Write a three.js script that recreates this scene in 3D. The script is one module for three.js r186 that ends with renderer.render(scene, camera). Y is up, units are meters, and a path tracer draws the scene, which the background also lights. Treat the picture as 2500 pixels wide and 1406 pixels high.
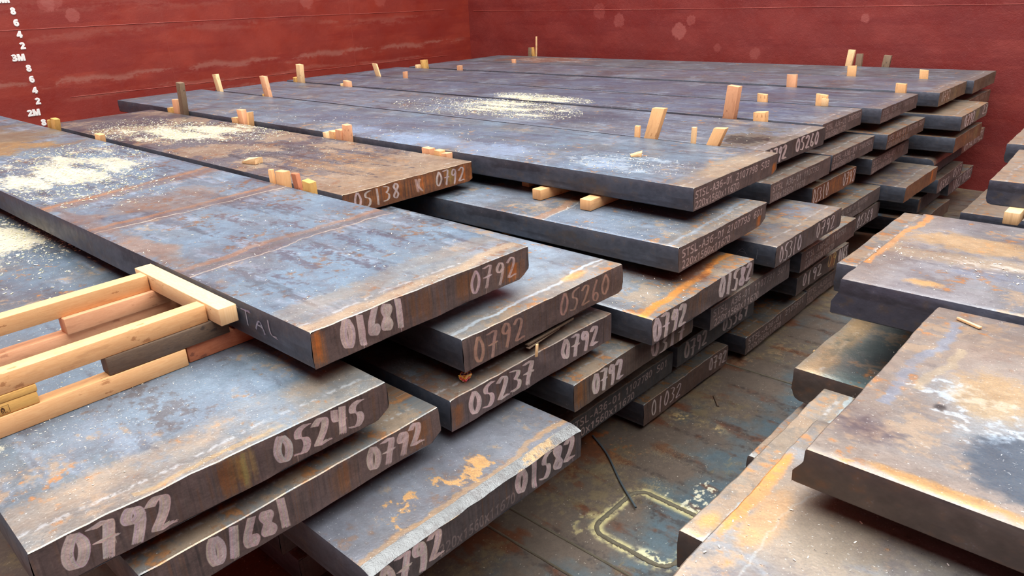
import * as THREE from 'three';
import { RoundedBoxGeometry } from 'three/addons/geometries/RoundedBoxGeometry.js';
import { TextGeometry } from 'three/addons/geometries/TextGeometry.js';
import { FontLoader } from 'three/addons/loaders/FontLoader.js';
import { mergeGeometries, toCreasedNormals } from 'three/addons/utils/BufferGeometryUtils.js';

// ------------------------------------------------------------ camera, sky, exposure
const scene = new THREE.Scene();
const camera = new THREE.PerspectiveCamera(42.597, 2500 / 1406, 0.05, 200);
camera.position.set(-17.547, 3.780, 18.986);
camera.rotation.set(-0.383345, 0.759722, -0.045277, 'YXZ');
const renderer = new THREE.WebGLRenderer({ antialias: true });
renderer.toneMapping = THREE.LinearToneMapping;
renderer.toneMappingExposure = 6.7;
renderer.shadowMap.enabled = true;

// a bright, evenly clouded sky over the open hatch
{
  const w = 256, h = 128, d = new Float32Array(w * h * 4);
  for (let j = 0; j < h; j++) for (let i = 0; i < w; i++) {
    const el = ((j + 0.5) / h - 0.5) * Math.PI, s = Math.max(0, Math.sin(el));
    const L = (el > 0 ? 0.42 + 0.88 * s * s * s : 0.25), k = (j * w + i) * 4;
    d[k] = L * 0.96; d[k + 1] = L * 1.0; d[k + 2] = L * 1.03; d[k + 3] = 1;
  }
  const sky = new THREE.DataTexture(d, w, h, THREE.RGBAFormat, THREE.FloatType);
  sky.mapping = THREE.EquirectangularReflectionMapping; sky.magFilter = sky.minFilter = THREE.LinearFilter; sky.needsUpdate = true;
  scene.background = sky; scene.environment = sky;
}

// ------------------------------------------------------------ helpers
let seed = 12345;
const rnd = () => { seed = (seed + 0x6d2b79f5) | 0; let t = Math.imul(seed ^ (seed >>> 15), 1 | seed); t = (t + Math.imul(t ^ (t >>> 7), 61 | t)) ^ t; return ((t ^ (t >>> 14)) >>> 0) / 4294967296; };
const rr = (a, b) => a + (b - a) * rnd();
const clamp = (x, a = 0, b = 1) => (x < a ? a : x > b ? b : x);
const sst = (a, b, x) => { const t = clamp((x - a) / (b - a)); return t * t * (3 - 2 * t); };
const names = {};
function numbered(n) { const k = names[n] = (names[n] ?? -1) + 1; return k ? n + '_' + String(k).padStart(3, '0') : n; }
function tag(o, label, category, group, kind) {
  o.name = numbered(o.name); o.userData = {};
  if (label) o.userData.label = label;
  if (category) o.userData.category = category;
  if (group) o.userData.group = group;
  if (kind || category) o.userData.kind = kind ?? 'thing';
  scene.add(o); return o;
}
function mesh(name, geo, mat, parent) { const m = new THREE.Mesh(geo, mat); m.name = name; m.castShadow = m.receiveShadow = true; if (parent) parent.add(m); return m; }

// tileable fractal noise, looked up bilinearly
function tile(n, p0, oct, gain, s) {
  seed = s; const f = new Float32Array(n * n); let amp = 1, tot = 0;
  for (let o = 0, p = p0; o < oct; o++, p *= 2, amp *= gain) {
    const g = new Float32Array(p * p); for (let i = 0; i < p * p; i++) g[i] = rnd(); tot += amp;
    for (let y = 0; y < n; y++) { const fy = (y / n) * p, y0 = fy | 0, ty = fy - y0, sy = ty * ty * (3 - 2 * ty), ya = (y0 % p) * p, yb = ((y0 + 1) % p) * p;
      for (let x = 0; x < n; x++) { const fx = (x / n) * p, x0 = fx | 0, tx = fx - x0, sx = tx * tx * (3 - 2 * tx), xa = x0 % p, xb = (x0 + 1) % p;
        const a = g[ya + xa] + (g[ya + xb] - g[ya + xa]) * sx, b = g[yb + xa] + (g[yb + xb] - g[yb + xa]) * sx; f[y * n + x] += amp * (a + (b - a) * sy); } }
  }
  let lo = 1e9, hi = -1e9; for (const v of f) { if (v < lo) lo = v; if (v > hi) hi = v; }
  for (let i = 0; i < f.length; i++) f[i] = (f[i] - lo) / (hi - lo);
  return (u, v) => { u = (u - Math.floor(u)) * n; v = (v - Math.floor(v)) * n; const x = u | 0, y = v | 0, tx = u - x, ty = v - y, x1 = x + 1 === n ? 0 : x + 1, y1 = y + 1 === n ? 0 : y + 1;
    const a = f[y * n + x], b = f[y * n + x1], c = f[y1 * n + x], e = f[y1 * n + x1]; return a + (b - a) * tx + (c + (e - c) * tx - a - (b - a) * tx) * ty; };
}
const A = tile(512, 4, 7, 0.6, 11), B = tile(512, 4, 7, 0.62, 77), C = tile(512, 24, 4, 0.6, 5), D = tile(512, 160, 2, 0.6, 9);

function dataTexture(w, h, paint, srgb = true) {
  const d = new Uint8Array(w * h * 4), c = [0, 0, 0];
  for (let j = 0; j < h; j++) for (let i = 0; i < w; i++) { paint((i + 0.5) / w, (j + 0.5) / h, c); const k = (j * w + i) * 4; d[k] = clamp(c[0], 0, 255); d[k + 1] = clamp(c[1], 0, 255); d[k + 2] = clamp(c[2], 0, 255); d[k + 3] = 255; }
  const t = new THREE.DataTexture(d, w, h); t.magFilter = t.minFilter = THREE.LinearFilter; if (srgb) t.colorSpace = THREE.SRGBColorSpace; t.needsUpdate = true; return t;
}
const rep = (t) => { t.wrapS = t.wrapT = THREE.RepeatWrapping; return t; };
const mix = (c, k, a) => { c[0] += (k[0] - c[0]) * a; c[1] += (k[1] - c[1]) * a; c[2] += (k[2] - c[2]) * a; };

// fine relief (r) and roughness (g) of mill scale, shared by all the steel; uv in metres
const reliefTex = rep(dataTexture(1024, 1024, (u, v, c) => {
  const n = 0.5 * A(u, v) + 0.3 * C(u * 1.0, v * 1.0) + 0.2 * D(u, v);
  c[0] = n * 255; c[1] = 95 + 130 * (0.55 * B(u, v) + 0.45 * C(u, v + 0.3)); c[2] = 0;
}, false));
function relief(m, metres, bump) { const t = reliefTex.clone(); t.repeat.set(1 / metres, 1 / metres); t.needsUpdate = true; m.bumpMap = t; m.bumpScale = bump; m.roughnessMap = t; return m; }

// ------------------------------------------------------------ steel tops
const COL = { blue: [104, 121, 134], pale: [146, 160, 176], grey: [104, 103, 102], dark: [58, 58, 64], tan: [158, 136, 112], orange: [184, 128, 80], rust: [112, 78, 58], brown: [78, 62, 54], cream: [226, 218, 188], white: [226, 226, 220], plum: [92, 84, 86], black: [34, 34, 38], teal: [96, 112, 112] };
// d metres from the cut end, w metres from the near edge; s chooses how blue, dark, tan, rusty the slab is
function topColour(d, w, s, c) {
  const o = s.seed * 0.137, n1 = A(d / 3.1 + o, w / 3.1 + o), n2 = B(d / 1.3 + o, w / 1.1), st = A(d / 5.2 + o, w / 0.62 + o * 3), f = C(d / 0.9 + o, w / 0.7), g = D(d / 0.55, w / 0.55 + o), st2 = B(d / 1.8, w / 0.28 + o);
  const warp = (n2 - 0.5) * 0.16;
  const base = s.base ?? COL.blue;
  c[0] = base[0]; c[1] = base[1]; c[2] = base[2];
  mix(c, COL.grey, sst(0.35, 0.7, n1 * 0.6 + n2 * 0.4) * (s.grey ?? 0.6));
  mix(c, COL.pale, sst(0.52, 0.7, n2 * 0.5 + st * 0.5) * (s.pale ?? 0.5));
  mix(c, COL.dark, sst(0.5, 0.68, st * 0.45 + st2 * 0.3 + f * 0.25) * (s.dark ?? 0.7));
  mix(c, COL.plum, sst(0.55, 0.75, B(d / 2.2 + o * 2, w / 1.6) * 0.7 + f * 0.3) * (s.plum ?? 0.3));
  // the heat of the cutting torch left the last hand's breadth by the cut tan, with a pale ridge behind it
  const e = d + warp * 0.5;
  mix(c, COL.tan, sst(0.34, 0.06, e) * (0.35 + 0.6 * f) * (s.endTan ?? 0.8));
  const t = n2 * 0.45 + f * 0.25 + n1 * 0.3;
  mix(c, COL.tan, sst(0.62 - (s.tan ?? 0) * 0.3, 0.74 - (s.tan ?? 0) * 0.3, t) * 0.75);
  const r = B(d / 0.8 + o, w / 0.8 + o) * 0.55 + f * 0.45;
  mix(c, COL.rust, sst(0.6 - (s.rust ?? 0) * 0.22, 0.82 - (s.rust ?? 0) * 0.22, r) * 0.6 * (s.rust === undefined ? 0.5 : 1));
  const nearEnd = sst(0.6, 0.1, d);
  mix(c, COL.orange, sst(0.68, 0.86, r + (s.orange ?? 0) * (0.02 + 0.11 * nearEnd)) * 0.75 * (s.orange === undefined ? 0.3 : 1));
  if (s.ridge !== 0) { const k = Math.abs(d - 0.125 - (A(w * 0.8 + o, 0.3) - 0.5) * 0.05); mix(c, [180, 186, 190], sst(0.02, 0.002, k + (g - 0.5) * 0.016) * sst(0.4, 0.62, f) * 0.6); }
  for (const q of s.marks ?? []) q(d, w, c, f, g, n2);
  mix(c, COL.black, sst(0.7, 0.82, g * 0.6 + f * 0.4) * 0.55);
  mix(c, COL.white, sst(0.83 - (s.chips ?? 0.02) * 0.6, 0.87 - (s.chips ?? 0.02), D(d / 0.95 + o, w / 0.8)) * (s.chips === 0 ? 0 : 0.75));
  const j = 0.86 + 0.28 * (0.5 * g + 0.5 * f); c[0] *= j; c[1] *= j; c[2] *= j;  // keeps tops lighter than the sides; some sky sheen is in the colour
}
// marks laid down where the photograph shows them
const band = (d0, wd, col, amt = 1, slope = 0, w0 = -9, w1 = 9) => (d, w, c, f, g, n) => { if (w < w0 || w > w1) return; const k = Math.abs(d - d0 - slope * w + (A(w * 0.5 + d0, 0.7) - 0.5) * 0.12); mix(c, col, sst(wd, wd * 0.35, k + (f - 0.5) * wd * 0.9) * amt * (0.55 + 0.6 * n)); };
const blob = (d0, w0, rd, rw, col, amt = 1, rag = 0.6, grain = 0.45, soft = 0.3) => (d, w, c, f, g, n) => { const k = Math.hypot((d - d0) / rd, (w - w0) / rw); if (k > 2) return; const q = k + (n - 0.5) * rag * 2 + (f - 0.5) * grain * 2; mix(c, col, sst(1.15 + soft, 0.8 - soft, q) * amt * (0.7 + 0.6 * g)); };
const dust = (d0, w0, rd, rw, amt = 1, turn = 0) => (d, w, c, f, g, n) => { const a = d - d0, b = w - w0, x = a * Math.cos(turn) + b * Math.sin(turn), y = b * Math.cos(turn) - a * Math.sin(turn); const k = Math.hypot(x / rd, y / rw); if (k > 1.7) return; const q = sst(1.6, 0.2, k) * amt, z = 0.4 * B(d / 2.6 + d0, w / 0.5) + 0.25 * n + 0.25 * f + 0.2 * g; mix(c, COL.cream, sst(0.98 - q * 0.52, 1.1 - q * 0.52, z + 0.05) * 0.92); };
const streaks = (d0, w0, rd, rw, col, amt = 0.9, sc = 0.09) => (d, w, c, f, g, n) => { const k = Math.hypot((d - d0) / rd, (w - w0) / rw); if (k > 1.3) return; mix(c, col, sst(0.5, 0.64, B(d / 2.4 + d0, w / sc / 5) * 0.6 + f * 0.4 - 0.25 * sst(0.6, 1.2, k)) * amt); };
function steelMaterial(map, rough = 0.62, bump = 0.004, metal = 0.5) { const m = new THREE.MeshStandardMaterial({ map, roughness: rough * 1.5, metalness: metal }); return relief(m, 1.5, bump); }
function topMaterial(s, d0, d1, W, px, py) {
  const map = dataTexture(px, py, (u, v, c) => topColour(d0 + u * (d1 - d0), v * W, s, c));
  map.repeat.set(1 / (d1 - d0), 1 / W); map.offset.set(-d0 / (d1 - d0), 0);
  return steelMaterial(map, s.rough ?? 0.47, s.bump ?? 0.004);
}

// ------------------------------------------------------------ painted cut ends: two sheets of 28 ends each
const STROKE = {
  0: [[[0.5, 0], [0.2, 0.25], [0.12, 0.65], [0.4, 1], [0.78, 0.75], [0.88, 0.35], [0.55, 0.02]]], 1: [[[0.52, 0], [0.5, 0.5], [0.48, 1]]],
  2: [[[0.08, 0.24], [0.4, 0], [0.85, 0.15], [0.6, 0.6], [0.1, 0.97], [0.5, 0.93], [0.95, 0.9]]], 3: [[[0.15, 0.06], [0.8, 0.08], [0.7, 0.35], [0.35, 0.46], [0.85, 0.6], [0.7, 0.95], [0.1, 0.95]]],
  4: [[[0.22, 0.02], [0.15, 0.5], [0.8, 0.46]], [[0.75, 0.02], [0.72, 0.5], [0.7, 1]]], 5: [[[0.9, 0.03], [0.3, 0.05], [0.22, 0.42], [0.65, 0.42], [0.8, 0.7], [0.5, 1], [0.08, 0.9]]],
  6: [[[0.62, 0], [0.25, 0.4], [0.15, 0.78], [0.5, 1], [0.85, 0.76], [0.55, 0.52], [0.2, 0.66]]], 7: [[[0.08, 0.1], [0.5, 0.06], [0.85, 0.04], [0.62, 0.5], [0.42, 1]], [[0.2, 0.54], [0.85, 0.5]]],
  8: [[[0.5, 0.48], [0.15, 0.25], [0.5, 0], [0.82, 0.22], [0.5, 0.5], [0.12, 0.78], [0.5, 1], [0.88, 0.76], [0.5, 0.48]]], 9: [[[0.84, 0.3], [0.5, 0.56], [0.14, 0.3], [0.5, 0], [0.84, 0.2], [0.78, 0.6], [0.55, 1]]],
  K: [[[0.2, 0], [0.2, 1]], [[0.8, 0.05], [0.25, 0.5], [0.85, 1]]], '.': [[[0.4, 0.5], [0.55, 0.55]]],
};
function brush(g, text, x, y, w, h, col, alpha, thick) {
  const n = text.length, cw = w / n;
  [...text].forEach((ch, i) => {
    if (ch === ' ') return;
    const ox = x + cw * i + cw * 0.08, oy = y + rr(-0.04, 0.04) * h, sw = cw * 0.84, sh = h * rr(0.93, 1.02), lean = rr(-0.05, 0.1) * h;
    for (const line of STROKE[ch]) {
      const P = line.map(([a, b]) => [ox + a * sw + lean * (0.5 - b), oy + b * sh]);
      const passes = Math.max(8, Math.round(thick * h * 1.1));
      for (let k = 0; k < passes; k++) {
        const q = (k / (passes - 1) - 0.5) * thick * h, ang = 0.6, dx = q * Math.cos(ang), dy = q * Math.sin(ang) * 0.5;
        g.strokeStyle = `rgba(${col[0] + rr(-14, 14) | 0},${col[1] + rr(-14, 14) | 0},${col[2] + rr(-14, 14) | 0},${alpha * rr(0.7, 1)})`;
        g.lineWidth = rr(1.2, 2.6) * h / 90; g.lineCap = 'round'; g.lineJoin = 'round'; g.beginPath(); g.moveTo(P[0][0] + dx, P[0][1] + dy);
        for (let m = 1; m < P.length - 1; m++) g.quadraticCurveTo(P[m][0] + dx, P[m][1] + dy, (P[m][0] + P[m + 1][0]) / 2 + dx, (P[m][1] + P[m + 1][1]) / 2 + dy);
        const L = P[P.length - 1]; g.lineTo(L[0] + dx + rr(-2, 2), L[1] + dy + rr(-3, 5)); g.stroke();
      }
      if (rnd() < 0.25) { const L = P[P.length - 1]; g.lineWidth = 2; g.beginPath(); g.moveTo(L[0], L[1]); g.lineTo(L[0] + rr(-2, 2), Math.min(y + h * 1.25, L[1] + h * rr(0.1, 0.3))); g.stroke(); }
    }
  });
}
function stencil(g, text, x, y, w, h, col, alpha) {
  g.save(); g.font = `bold ${Math.round(h * 1.25)}px monospace`; g.textBaseline = 'top'; const m = g.measureText(text).width; g.translate(x, y); g.transform(w / m, 0, -0.08, 1, 0, 0);
  g.fillStyle = `rgba(${col[0]},${col[1]},${col[2]},${alpha})`; g.fillText(text, 0, -h * 0.12); g.restore();
}
const RW = 1024, RH = 146, sheets = [], ends = [];
for (let i = 0; i < 2; i++) { const cv = document.createElement('canvas'); cv.width = cv.height = 2048; const g = cv.getContext('2d'); g.fillStyle = '#4a3d38'; g.fillRect(0, 0, 2048, 2048); sheets.push({ cv, g }); }
const PINK = [198, 176, 170], STENCIL = [192, 164, 156], TANP = [168, 130, 112];
function paintEnd(k, spec) {
  const sheet = sheets[(k / 28) | 0], q = k % 28, x0 = (q % 2) * RW, y0 = ((q / 2) | 0) * RH, g = sheet.g;
  seed = 900 + k * 31; g.save(); g.beginPath(); g.rect(x0, y0, RW, RH); g.clip(); g.fillStyle = spec.base ?? '#5b4b46'; g.fillRect(x0, y0, RW, RH);
  for (let i = 0; i < 260; i++) { const x = x0 + rnd() * RW, v = rnd(); g.fillStyle = v < 0.5 ? `rgba(34,28,28,${rr(0.05, 0.22)})` : v < 0.8 ? `rgba(120,100,90,${rr(0.04, 0.16)})` : `rgba(120,72,34,${rr(0.04, 0.2)})`; g.fillRect(x, y0 + rr(-40, 60), rr(1, 9), rr(60, 170)); }
  for (const [u, wd, col, a, v0 = 0, v1 = 1] of spec.rust ?? []) for (let i = 0; i < 46; i++) { g.fillStyle = `rgba(${col},${a * rr(0.1, 0.3)})`; const x = x0 + (u + (rnd() + rnd() - 1) * wd) * RW, yy = y0 + (v0 + rnd() * 0.25 * (v1 - v0)) * RH; g.fillRect(x, yy, rr(3, 16), (y0 + v1 * RH - yy) * rr(0.5, 1)); }
  g.fillStyle = 'rgba(150,134,118,0.5)'; for (let i = 0; i < 60; i++) g.fillRect(x0 + rnd() * RW, y0 + rr(0, 5), rr(6, 40), rr(1, 4));
  for (const [kind, text, u0, u1, v0, v1, alpha = 0.95, col, th = 0.26] of spec.text ?? []) {
    const x = x0 + u0 * RW, w = (u1 - u0) * RW, y = y0 + v0 * RH, h = (v1 - v0) * RH;
    if (kind === 'b') brush(g, text, x, y, w, h, col ?? PINK, alpha, th); else stencil(g, text, x, y, w, h, col ?? STENCIL, alpha);
  }
  g.restore();
  return { sheet: (k / 28) | 0, u0: x0 / 2048, u1: (x0 + RW) / 2048, v1: 1 - y0 / 2048, v0: 1 - (y0 + RH) / 2048 };
}

// ------------------------------------------------------------ a slab: one body, its cut end, sides and top
function slabGeometry(S) {
  const { L, W, T, dir, front } = S, r = 0.01, cut = S.chamfer ?? 0.0, ro = S.seed * 1.7;
  const NT = S.fine ? 40 : 22, top = [];
  for (let i = 0; i <= NT; i++) top.push([-r - (W - 2 * r) * i / NT, 0, 0]);
  const ring = [[0, -r, 1], [-r * 0.3, -r * 0.3, 1], ...top, [-W + r * 0.3, -r * 0.3, 1], [-W, -r, 1], [-W - 0.004, -T * 0.35, 1], [-W - 0.005, -T * 0.65, 1], [-W, -T + 0.05, 1], [-W + 0.002, -T + r, 1], [-W + r, -T, 1], [-W + 0.07, -T, 1], [-W * 0.75, -T, 1], [-W * 0.5, -T, 1], [-W * 0.25, -T, 1], [-r, -T, 1], [0.001, -T + r, 1], [0.005, -T * 0.65, 1], [0.004, -T * 0.35, 1]];
  const st = [...new Set([0, 0.006, 0.02, ...(S.lip ? [0.035, S.lip] : []), 0.05, 0.09, 0.14, 0.22, 0.35, 0.6, 1, 1.6, 2.4, front, 4.2, 6, 8, 10, L - 0.01, L].filter((x) => x <= L && (x <= front || x > front + 0.2 || x === front)))].sort((a, b) => a - b);
  const at = (d, k) => {
    let [z, y] = ring[k]; const R = S.rag ?? 0.006;
    const nz = A(z * 0.45 + ro, y * 0.6 + ro) - 0.5, nf = C(z * 0.35 + ro, y * 0.8) - 0.5;
    const w0 = sst(0.1, 0.0, d); let x = d + w0 * (nz * R * 4 + nf * R * 1.6);
    if (k >= 2 && k <= 2 + NT) { y += (A(d * 0.21 + ro, z * 0.4) - 0.5) * 0.004 + w0 * (C(z * 0.3, ro) - 0.62) * R * 1.5; }
    if (S.lip && d < S.lip && y > -0.02) y -= 0.022 * Math.pow((S.lip - d) / S.lip, 1.4) + 0.003 * (C(z * 1.3 + ro, d * 3) - 0.5);
    if (d === 0) { const s = 0.004; y = y > -T * 0.5 ? y - s * (y > -r ? 1 : 0) : y + (y < -T + r ? s : 0); }
    if (cut && d < 0.22) { const t = clamp((-z - (W - cut * 1.6)) / (cut * 1.6)); const lim = -T + cut * t; if (y < lim) y = lim; }
    if (S.roundBottom && d < S.roundBottom) { const q = S.roundBottom - d, lim = -T + S.roundBottom - Math.sqrt(Math.max(0, S.roundBottom ** 2 - q * q)); if (y < lim) y = lim; }
    if (S.roundTop && d < S.roundTop) { const q = S.roundTop - d, lim = -S.roundTop + Math.sqrt(Math.max(0, S.roundTop ** 2 - q * q)); if (y > lim) y = lim; }
    if (S.notch && d < 0.05 && y > -T * 0.62) x += 0.035 * sst(0.05, 0, d);
    return [x, y, z];
  };
  const pos = [], uv = [], bins = [[], [], [], [], []];
  const vert = (b, p, t) => bins[b].push(p[0] * -dir, p[1], p[2], t[0], t[1]);
  const quad = (b, p, t) => { const o = dir > 0 ? [0, 1, 2, 0, 2, 3] : [0, 2, 1, 0, 3, 2]; for (const i of o) vert(b, p[i], t[i]); };
  for (let i = 0; i + 1 < st.length; i++) for (let k = 0; k < ring.length; k++) {
    const k2 = (k + 1) % ring.length, isTop = k >= 1 && k < 3 + NT, P = [at(st[i], k), at(st[i], k2), at(st[i + 1], k2), at(st[i + 1], k)];
    if (isTop) quad(S.lip && st[i] < S.lip - 1e-6 ? 4 : st[i] < front - 1e-6 ? 0 : 1, P, P.map((p) => [p[0], clamp(-p[2], 0.002, W - 0.002)]));
    else quad(2, P, P.map((p) => [p[0], p[1] + (-p[2] > 0.02 && -p[2] < W - 0.02 ? p[2] : 0)]));
  }
  const E = S.end, ec = [], NR = ring.length;  // the cut face: rows from the top line to the bottom line
  const cols = NT, rows = 4, eu = (z, y) => [E.u0 + (E.u1 - E.u0) * (0.004 + 0.992 * clamp(-z / W)), E.v1 - (E.v1 - E.v0) * (0.01 + 0.98 * clamp(-y / T))];
  const topAt = (i) => at(0, i === 0 ? 0 : i === cols ? 4 + NT : 2 + i), botK = [[0, -T + 0.0]];
  const grid = (i, j) => {
    const a = topAt(i), z = a[2]; let yb = -T + 0.004; if (cut) { const t = clamp((-z - (W - cut * 1.6)) / (cut * 1.6)); yb = Math.max(yb, -T + cut * t); } if (S.roundBottom) yb = -T + S.roundBottom; 
    const f = j / rows, y = a[1] + (yb - a[1]) * f, R = S.rag ?? 0.006;
    const nz = A(z * 0.45 + ro, y * 0.6 + ro) - 0.5, nf = C(z * 0.35 + ro, y * 0.8) - 0.5;
    let x = nz * R * 4 + nf * R * 1.6; if (S.notch && y > -T * 0.62) x += 0.035;
    return [x, y, z];
  };
  for (let i = 0; i < cols; i++) for (let j = 0; j < rows; j++) { const P = [grid(i, j), grid(i, j + 1), grid(i + 1, j + 1), grid(i + 1, j)]; quad(3, P, P.map((p) => eu(p[2], p[1]))); }
  for (let k = 1; k + 1 < NR; k++) { const P = [0, k + 1, k].map((q) => at(L, q)); for (const i of dir > 0 ? [0, 1, 2] : [0, 2, 1]) vert(2, P[i], [P[i][2], P[i][1]]); }
  const alone = (b) => { const ep = [], et = [], eg = new THREE.BufferGeometry(); for (let q = 0; q < b.length; q += 5) { ep.push(b[q], b[q + 1], b[q + 2]); et.push(b[q + 3], b[q + 4]); } eg.setAttribute('position', new THREE.Float32BufferAttribute(ep, 3)); eg.setAttribute('uv', new THREE.Float32BufferAttribute(et, 2)); return toCreasedNormals(eg, 0.55); };
  const geo = new THREE.BufferGeometry(); let start = 0;
  bins.slice(0, 3).forEach((b, i) => { for (let q = 0; q < b.length; q += 5) { pos.push(b[q], b[q + 1], b[q + 2]); uv.push(b[q + 3], b[q + 4]); } const n = b.length / 5; if (n) geo.addGroup(start, n, i); start += n; });
  geo.setAttribute('position', new THREE.Float32BufferAttribute(pos, 3)); geo.setAttribute('uv', new THREE.Float32BufferAttribute(uv, 2));
  return [toCreasedNormals(geo, 0.55), alone(bins[3]), bins[4].length ? alone(bins[4]) : null];
}
function sideMaterial(base, warm, s) {
  const map = rep(dataTexture(1024, 256, (u, v, c) => {
    const n = A(u * 2 + s, v), st = B(u, v * 2 + s), f = C(u * 3, v); c[0] = base[0]; c[1] = base[1]; c[2] = base[2];
    mix(c, warm, sst(0.48, 0.66, n * 0.6 + f * 0.4)); mix(c, [58, 58, 64], sst(0.5, 0.7, st) * 0.6); mix(c, [112, 116, 130], sst(0.72, 0.82, f * 0.5 + D(u * 4, v * 2) * 0.5) * 0.5);
    const j = 0.85 + 0.3 * f; c[0] *= j; c[1] *= j; c[2] *= j;
  }));
  map.repeat.set(1 / 4, 1 / 1); return steelMaterial(map, 0.55, 0.003);
}
const lipMaterial = (() => { const map = rep(dataTexture(256, 512, (u, v, c) => { const f = C(u * 0.4, v), n = B(u * 0.3, v); c[0] = 108; c[1] = 108; c[2] = 106; mix(c, [164, 132, 92], sst(0.52, 0.66, n * 0.6 + f * 0.4) * 0.8); mix(c, [96, 92, 90], sst(0.6, 0.75, C(u * 0.5 + 0.4, v)) * 0.6); })); map.repeat.set(1 / 0.4, 1 / 1.6); return relief(new THREE.MeshStandardMaterial({ map, roughness: 0.75, metalness: 0.6 }), 0.7, 0.006); })();
const sides = { black: sideMaterial([84, 77, 72], [90, 74, 62], 0.7), navy: sideMaterial([80, 84, 97], [84, 80, 79], 0.9), slate: sideMaterial([82, 87, 97], [82, 79, 80], 0.1), brown: sideMaterial([74, 68, 66], [80, 62, 52], 0.4) };  // darker than the tops: part of the side shade is in the colour

// ------------------------------------------------------------ the setting: floor, walls
const XW = -33.916;
const redPaint = (map, bump) => { const m = new THREE.MeshStandardMaterial({ map, roughness: 0.85, metalness: 0 }); return relief(m, 1.6, bump); };
function wallColour(c, u, v, lo, hi) {
  const n = A(u / 5, v / 5), m = B(u / 2.1, v / 1.3), f = C(u / 1.2, v / 1.2), g = D(u / 0.8, v / 0.8), st = B(u / 9, v / 0.9);
  c[0] = lo[0]; c[1] = lo[1]; c[2] = lo[2]; mix(c, hi, sst(0.3, 0.75, n * 0.5 + m * 0.5) * 0.7);
  mix(c, [hi[0] * 0.82, lo[1] * 0.8, lo[2] * 0.85], sst(0.5, 0.75, st) * 0.55);
  mix(c, [182, 104, 88], sst(0.78, 0.9, g * 0.5 + f * 0.5) * 0.5); mix(c, [70, 22, 20], sst(0.76, 0.88, C(u / 0.9 + 0.5, v / 0.9) * 0.6 + g * 0.4) * 0.45);
}
// pale scuffs rubbed off by cargo, as streaks along the plating
const scuff = (y0, z0, z1, h, amt) => (u, v, c) => { if (u < z0 || u > z1) return; const k = Math.abs(v - y0 - (A(u / 4, y0) - 0.5) * 0.16) / h; if (k > 1.3) return; mix(c, [164, 112, 98], sst(1.1, 0.2, k) * sst(0.36, 0.62, B(u / 2.6 + y0, v / 0.35) * 0.6 + C(u / 1.4, v / 0.9) * 0.4) * sst(z0, z0 + 0.8, u) * sst(z1, z1 - 0.8, u) * amt); };
const disc = (u0, v0, r, amt) => (u, v, c) => mix(c, [176, 104, 94], sst(r, r * 0.8, Math.hypot(u - u0, v - v0) + (C(u, v) - 0.5) * r * 0.5) * amt);
const leftMarks = [scuff(2.5, 3, 17, 0.1, 0.62), scuff(2.2, 4, 14.4, 0.06, 0.4), scuff(3.35, 8, 15.4, 0.12, 0.3), scuff(3.2, 4, 8.6, 0.14, 0.35), scuff(2.03, 8.4, 12.6, 0.045, 0.4), scuff(3.85, 4, 16, 0.2, 0.25), disc(13.6, 3.68, 0.14, 0.5), disc(14.0, 3.9, 0.16, 0.35), disc(13.9, 3.96, 0.2, 0.35), disc(8.4, 3.75, 0.2, 0.4), disc(6.2, 3.7, 0.2, 0.3)];
const backMarks = [disc(7.1, 2.75, 0.2, 0.6), disc(7.4, 2.98, 0.12, 0.4), disc(5.4, 2.98, 0.17, 0.4), disc(9.0, 2.3, 0.13, 0.35), disc(11.2, 3.0, 0.09, 0.5), disc(8.1, 2.4, 0.1, 0.3), disc(4.8, 3.2, 0.2, 0.3)];
const leftMap = dataTexture(2048, 1024, (a, b, c) => { const u = 2.5 + a * 16, v = b * 6; wallColour(c, u, v, [138, 47, 34], [158, 60, 42]); for (const q of leftMarks) q(u, v, c); });
leftMap.repeat.set(1 / 16, 1 / 6); leftMap.offset.set(-2.5 / 16, 0);
const backMap = dataTexture(2048, 768, (a, b, c) => { const u = a * 15, v = b * 5; wallColour(c, u, v, [124, 44, 38], [140, 56, 48]); const k = C(u / 1.1 + 0.3, v / 0.5) * 0.6 + D(u / 2, v / 0.8) * 0.4; mix(c, [176, 112, 106], sst(0.72, 0.8, k) * 0.5); for (const q of backMarks) q(u, v, c); });
backMap.repeat.set(1 / 15, 1 / 5);
const plainMap = rep(dataTexture(512, 512, (a, b, c) => wallColour(c, a * 8, b * 8, [134, 44, 36], [154, 54, 44]))); plainMap.repeat.set(1 / 8, 1 / 8);
const leftMat = redPaint(leftMap, 0.006), backMat = redPaint(backMap, 0.01), plainMat = redPaint(plainMap, 0.006);

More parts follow.
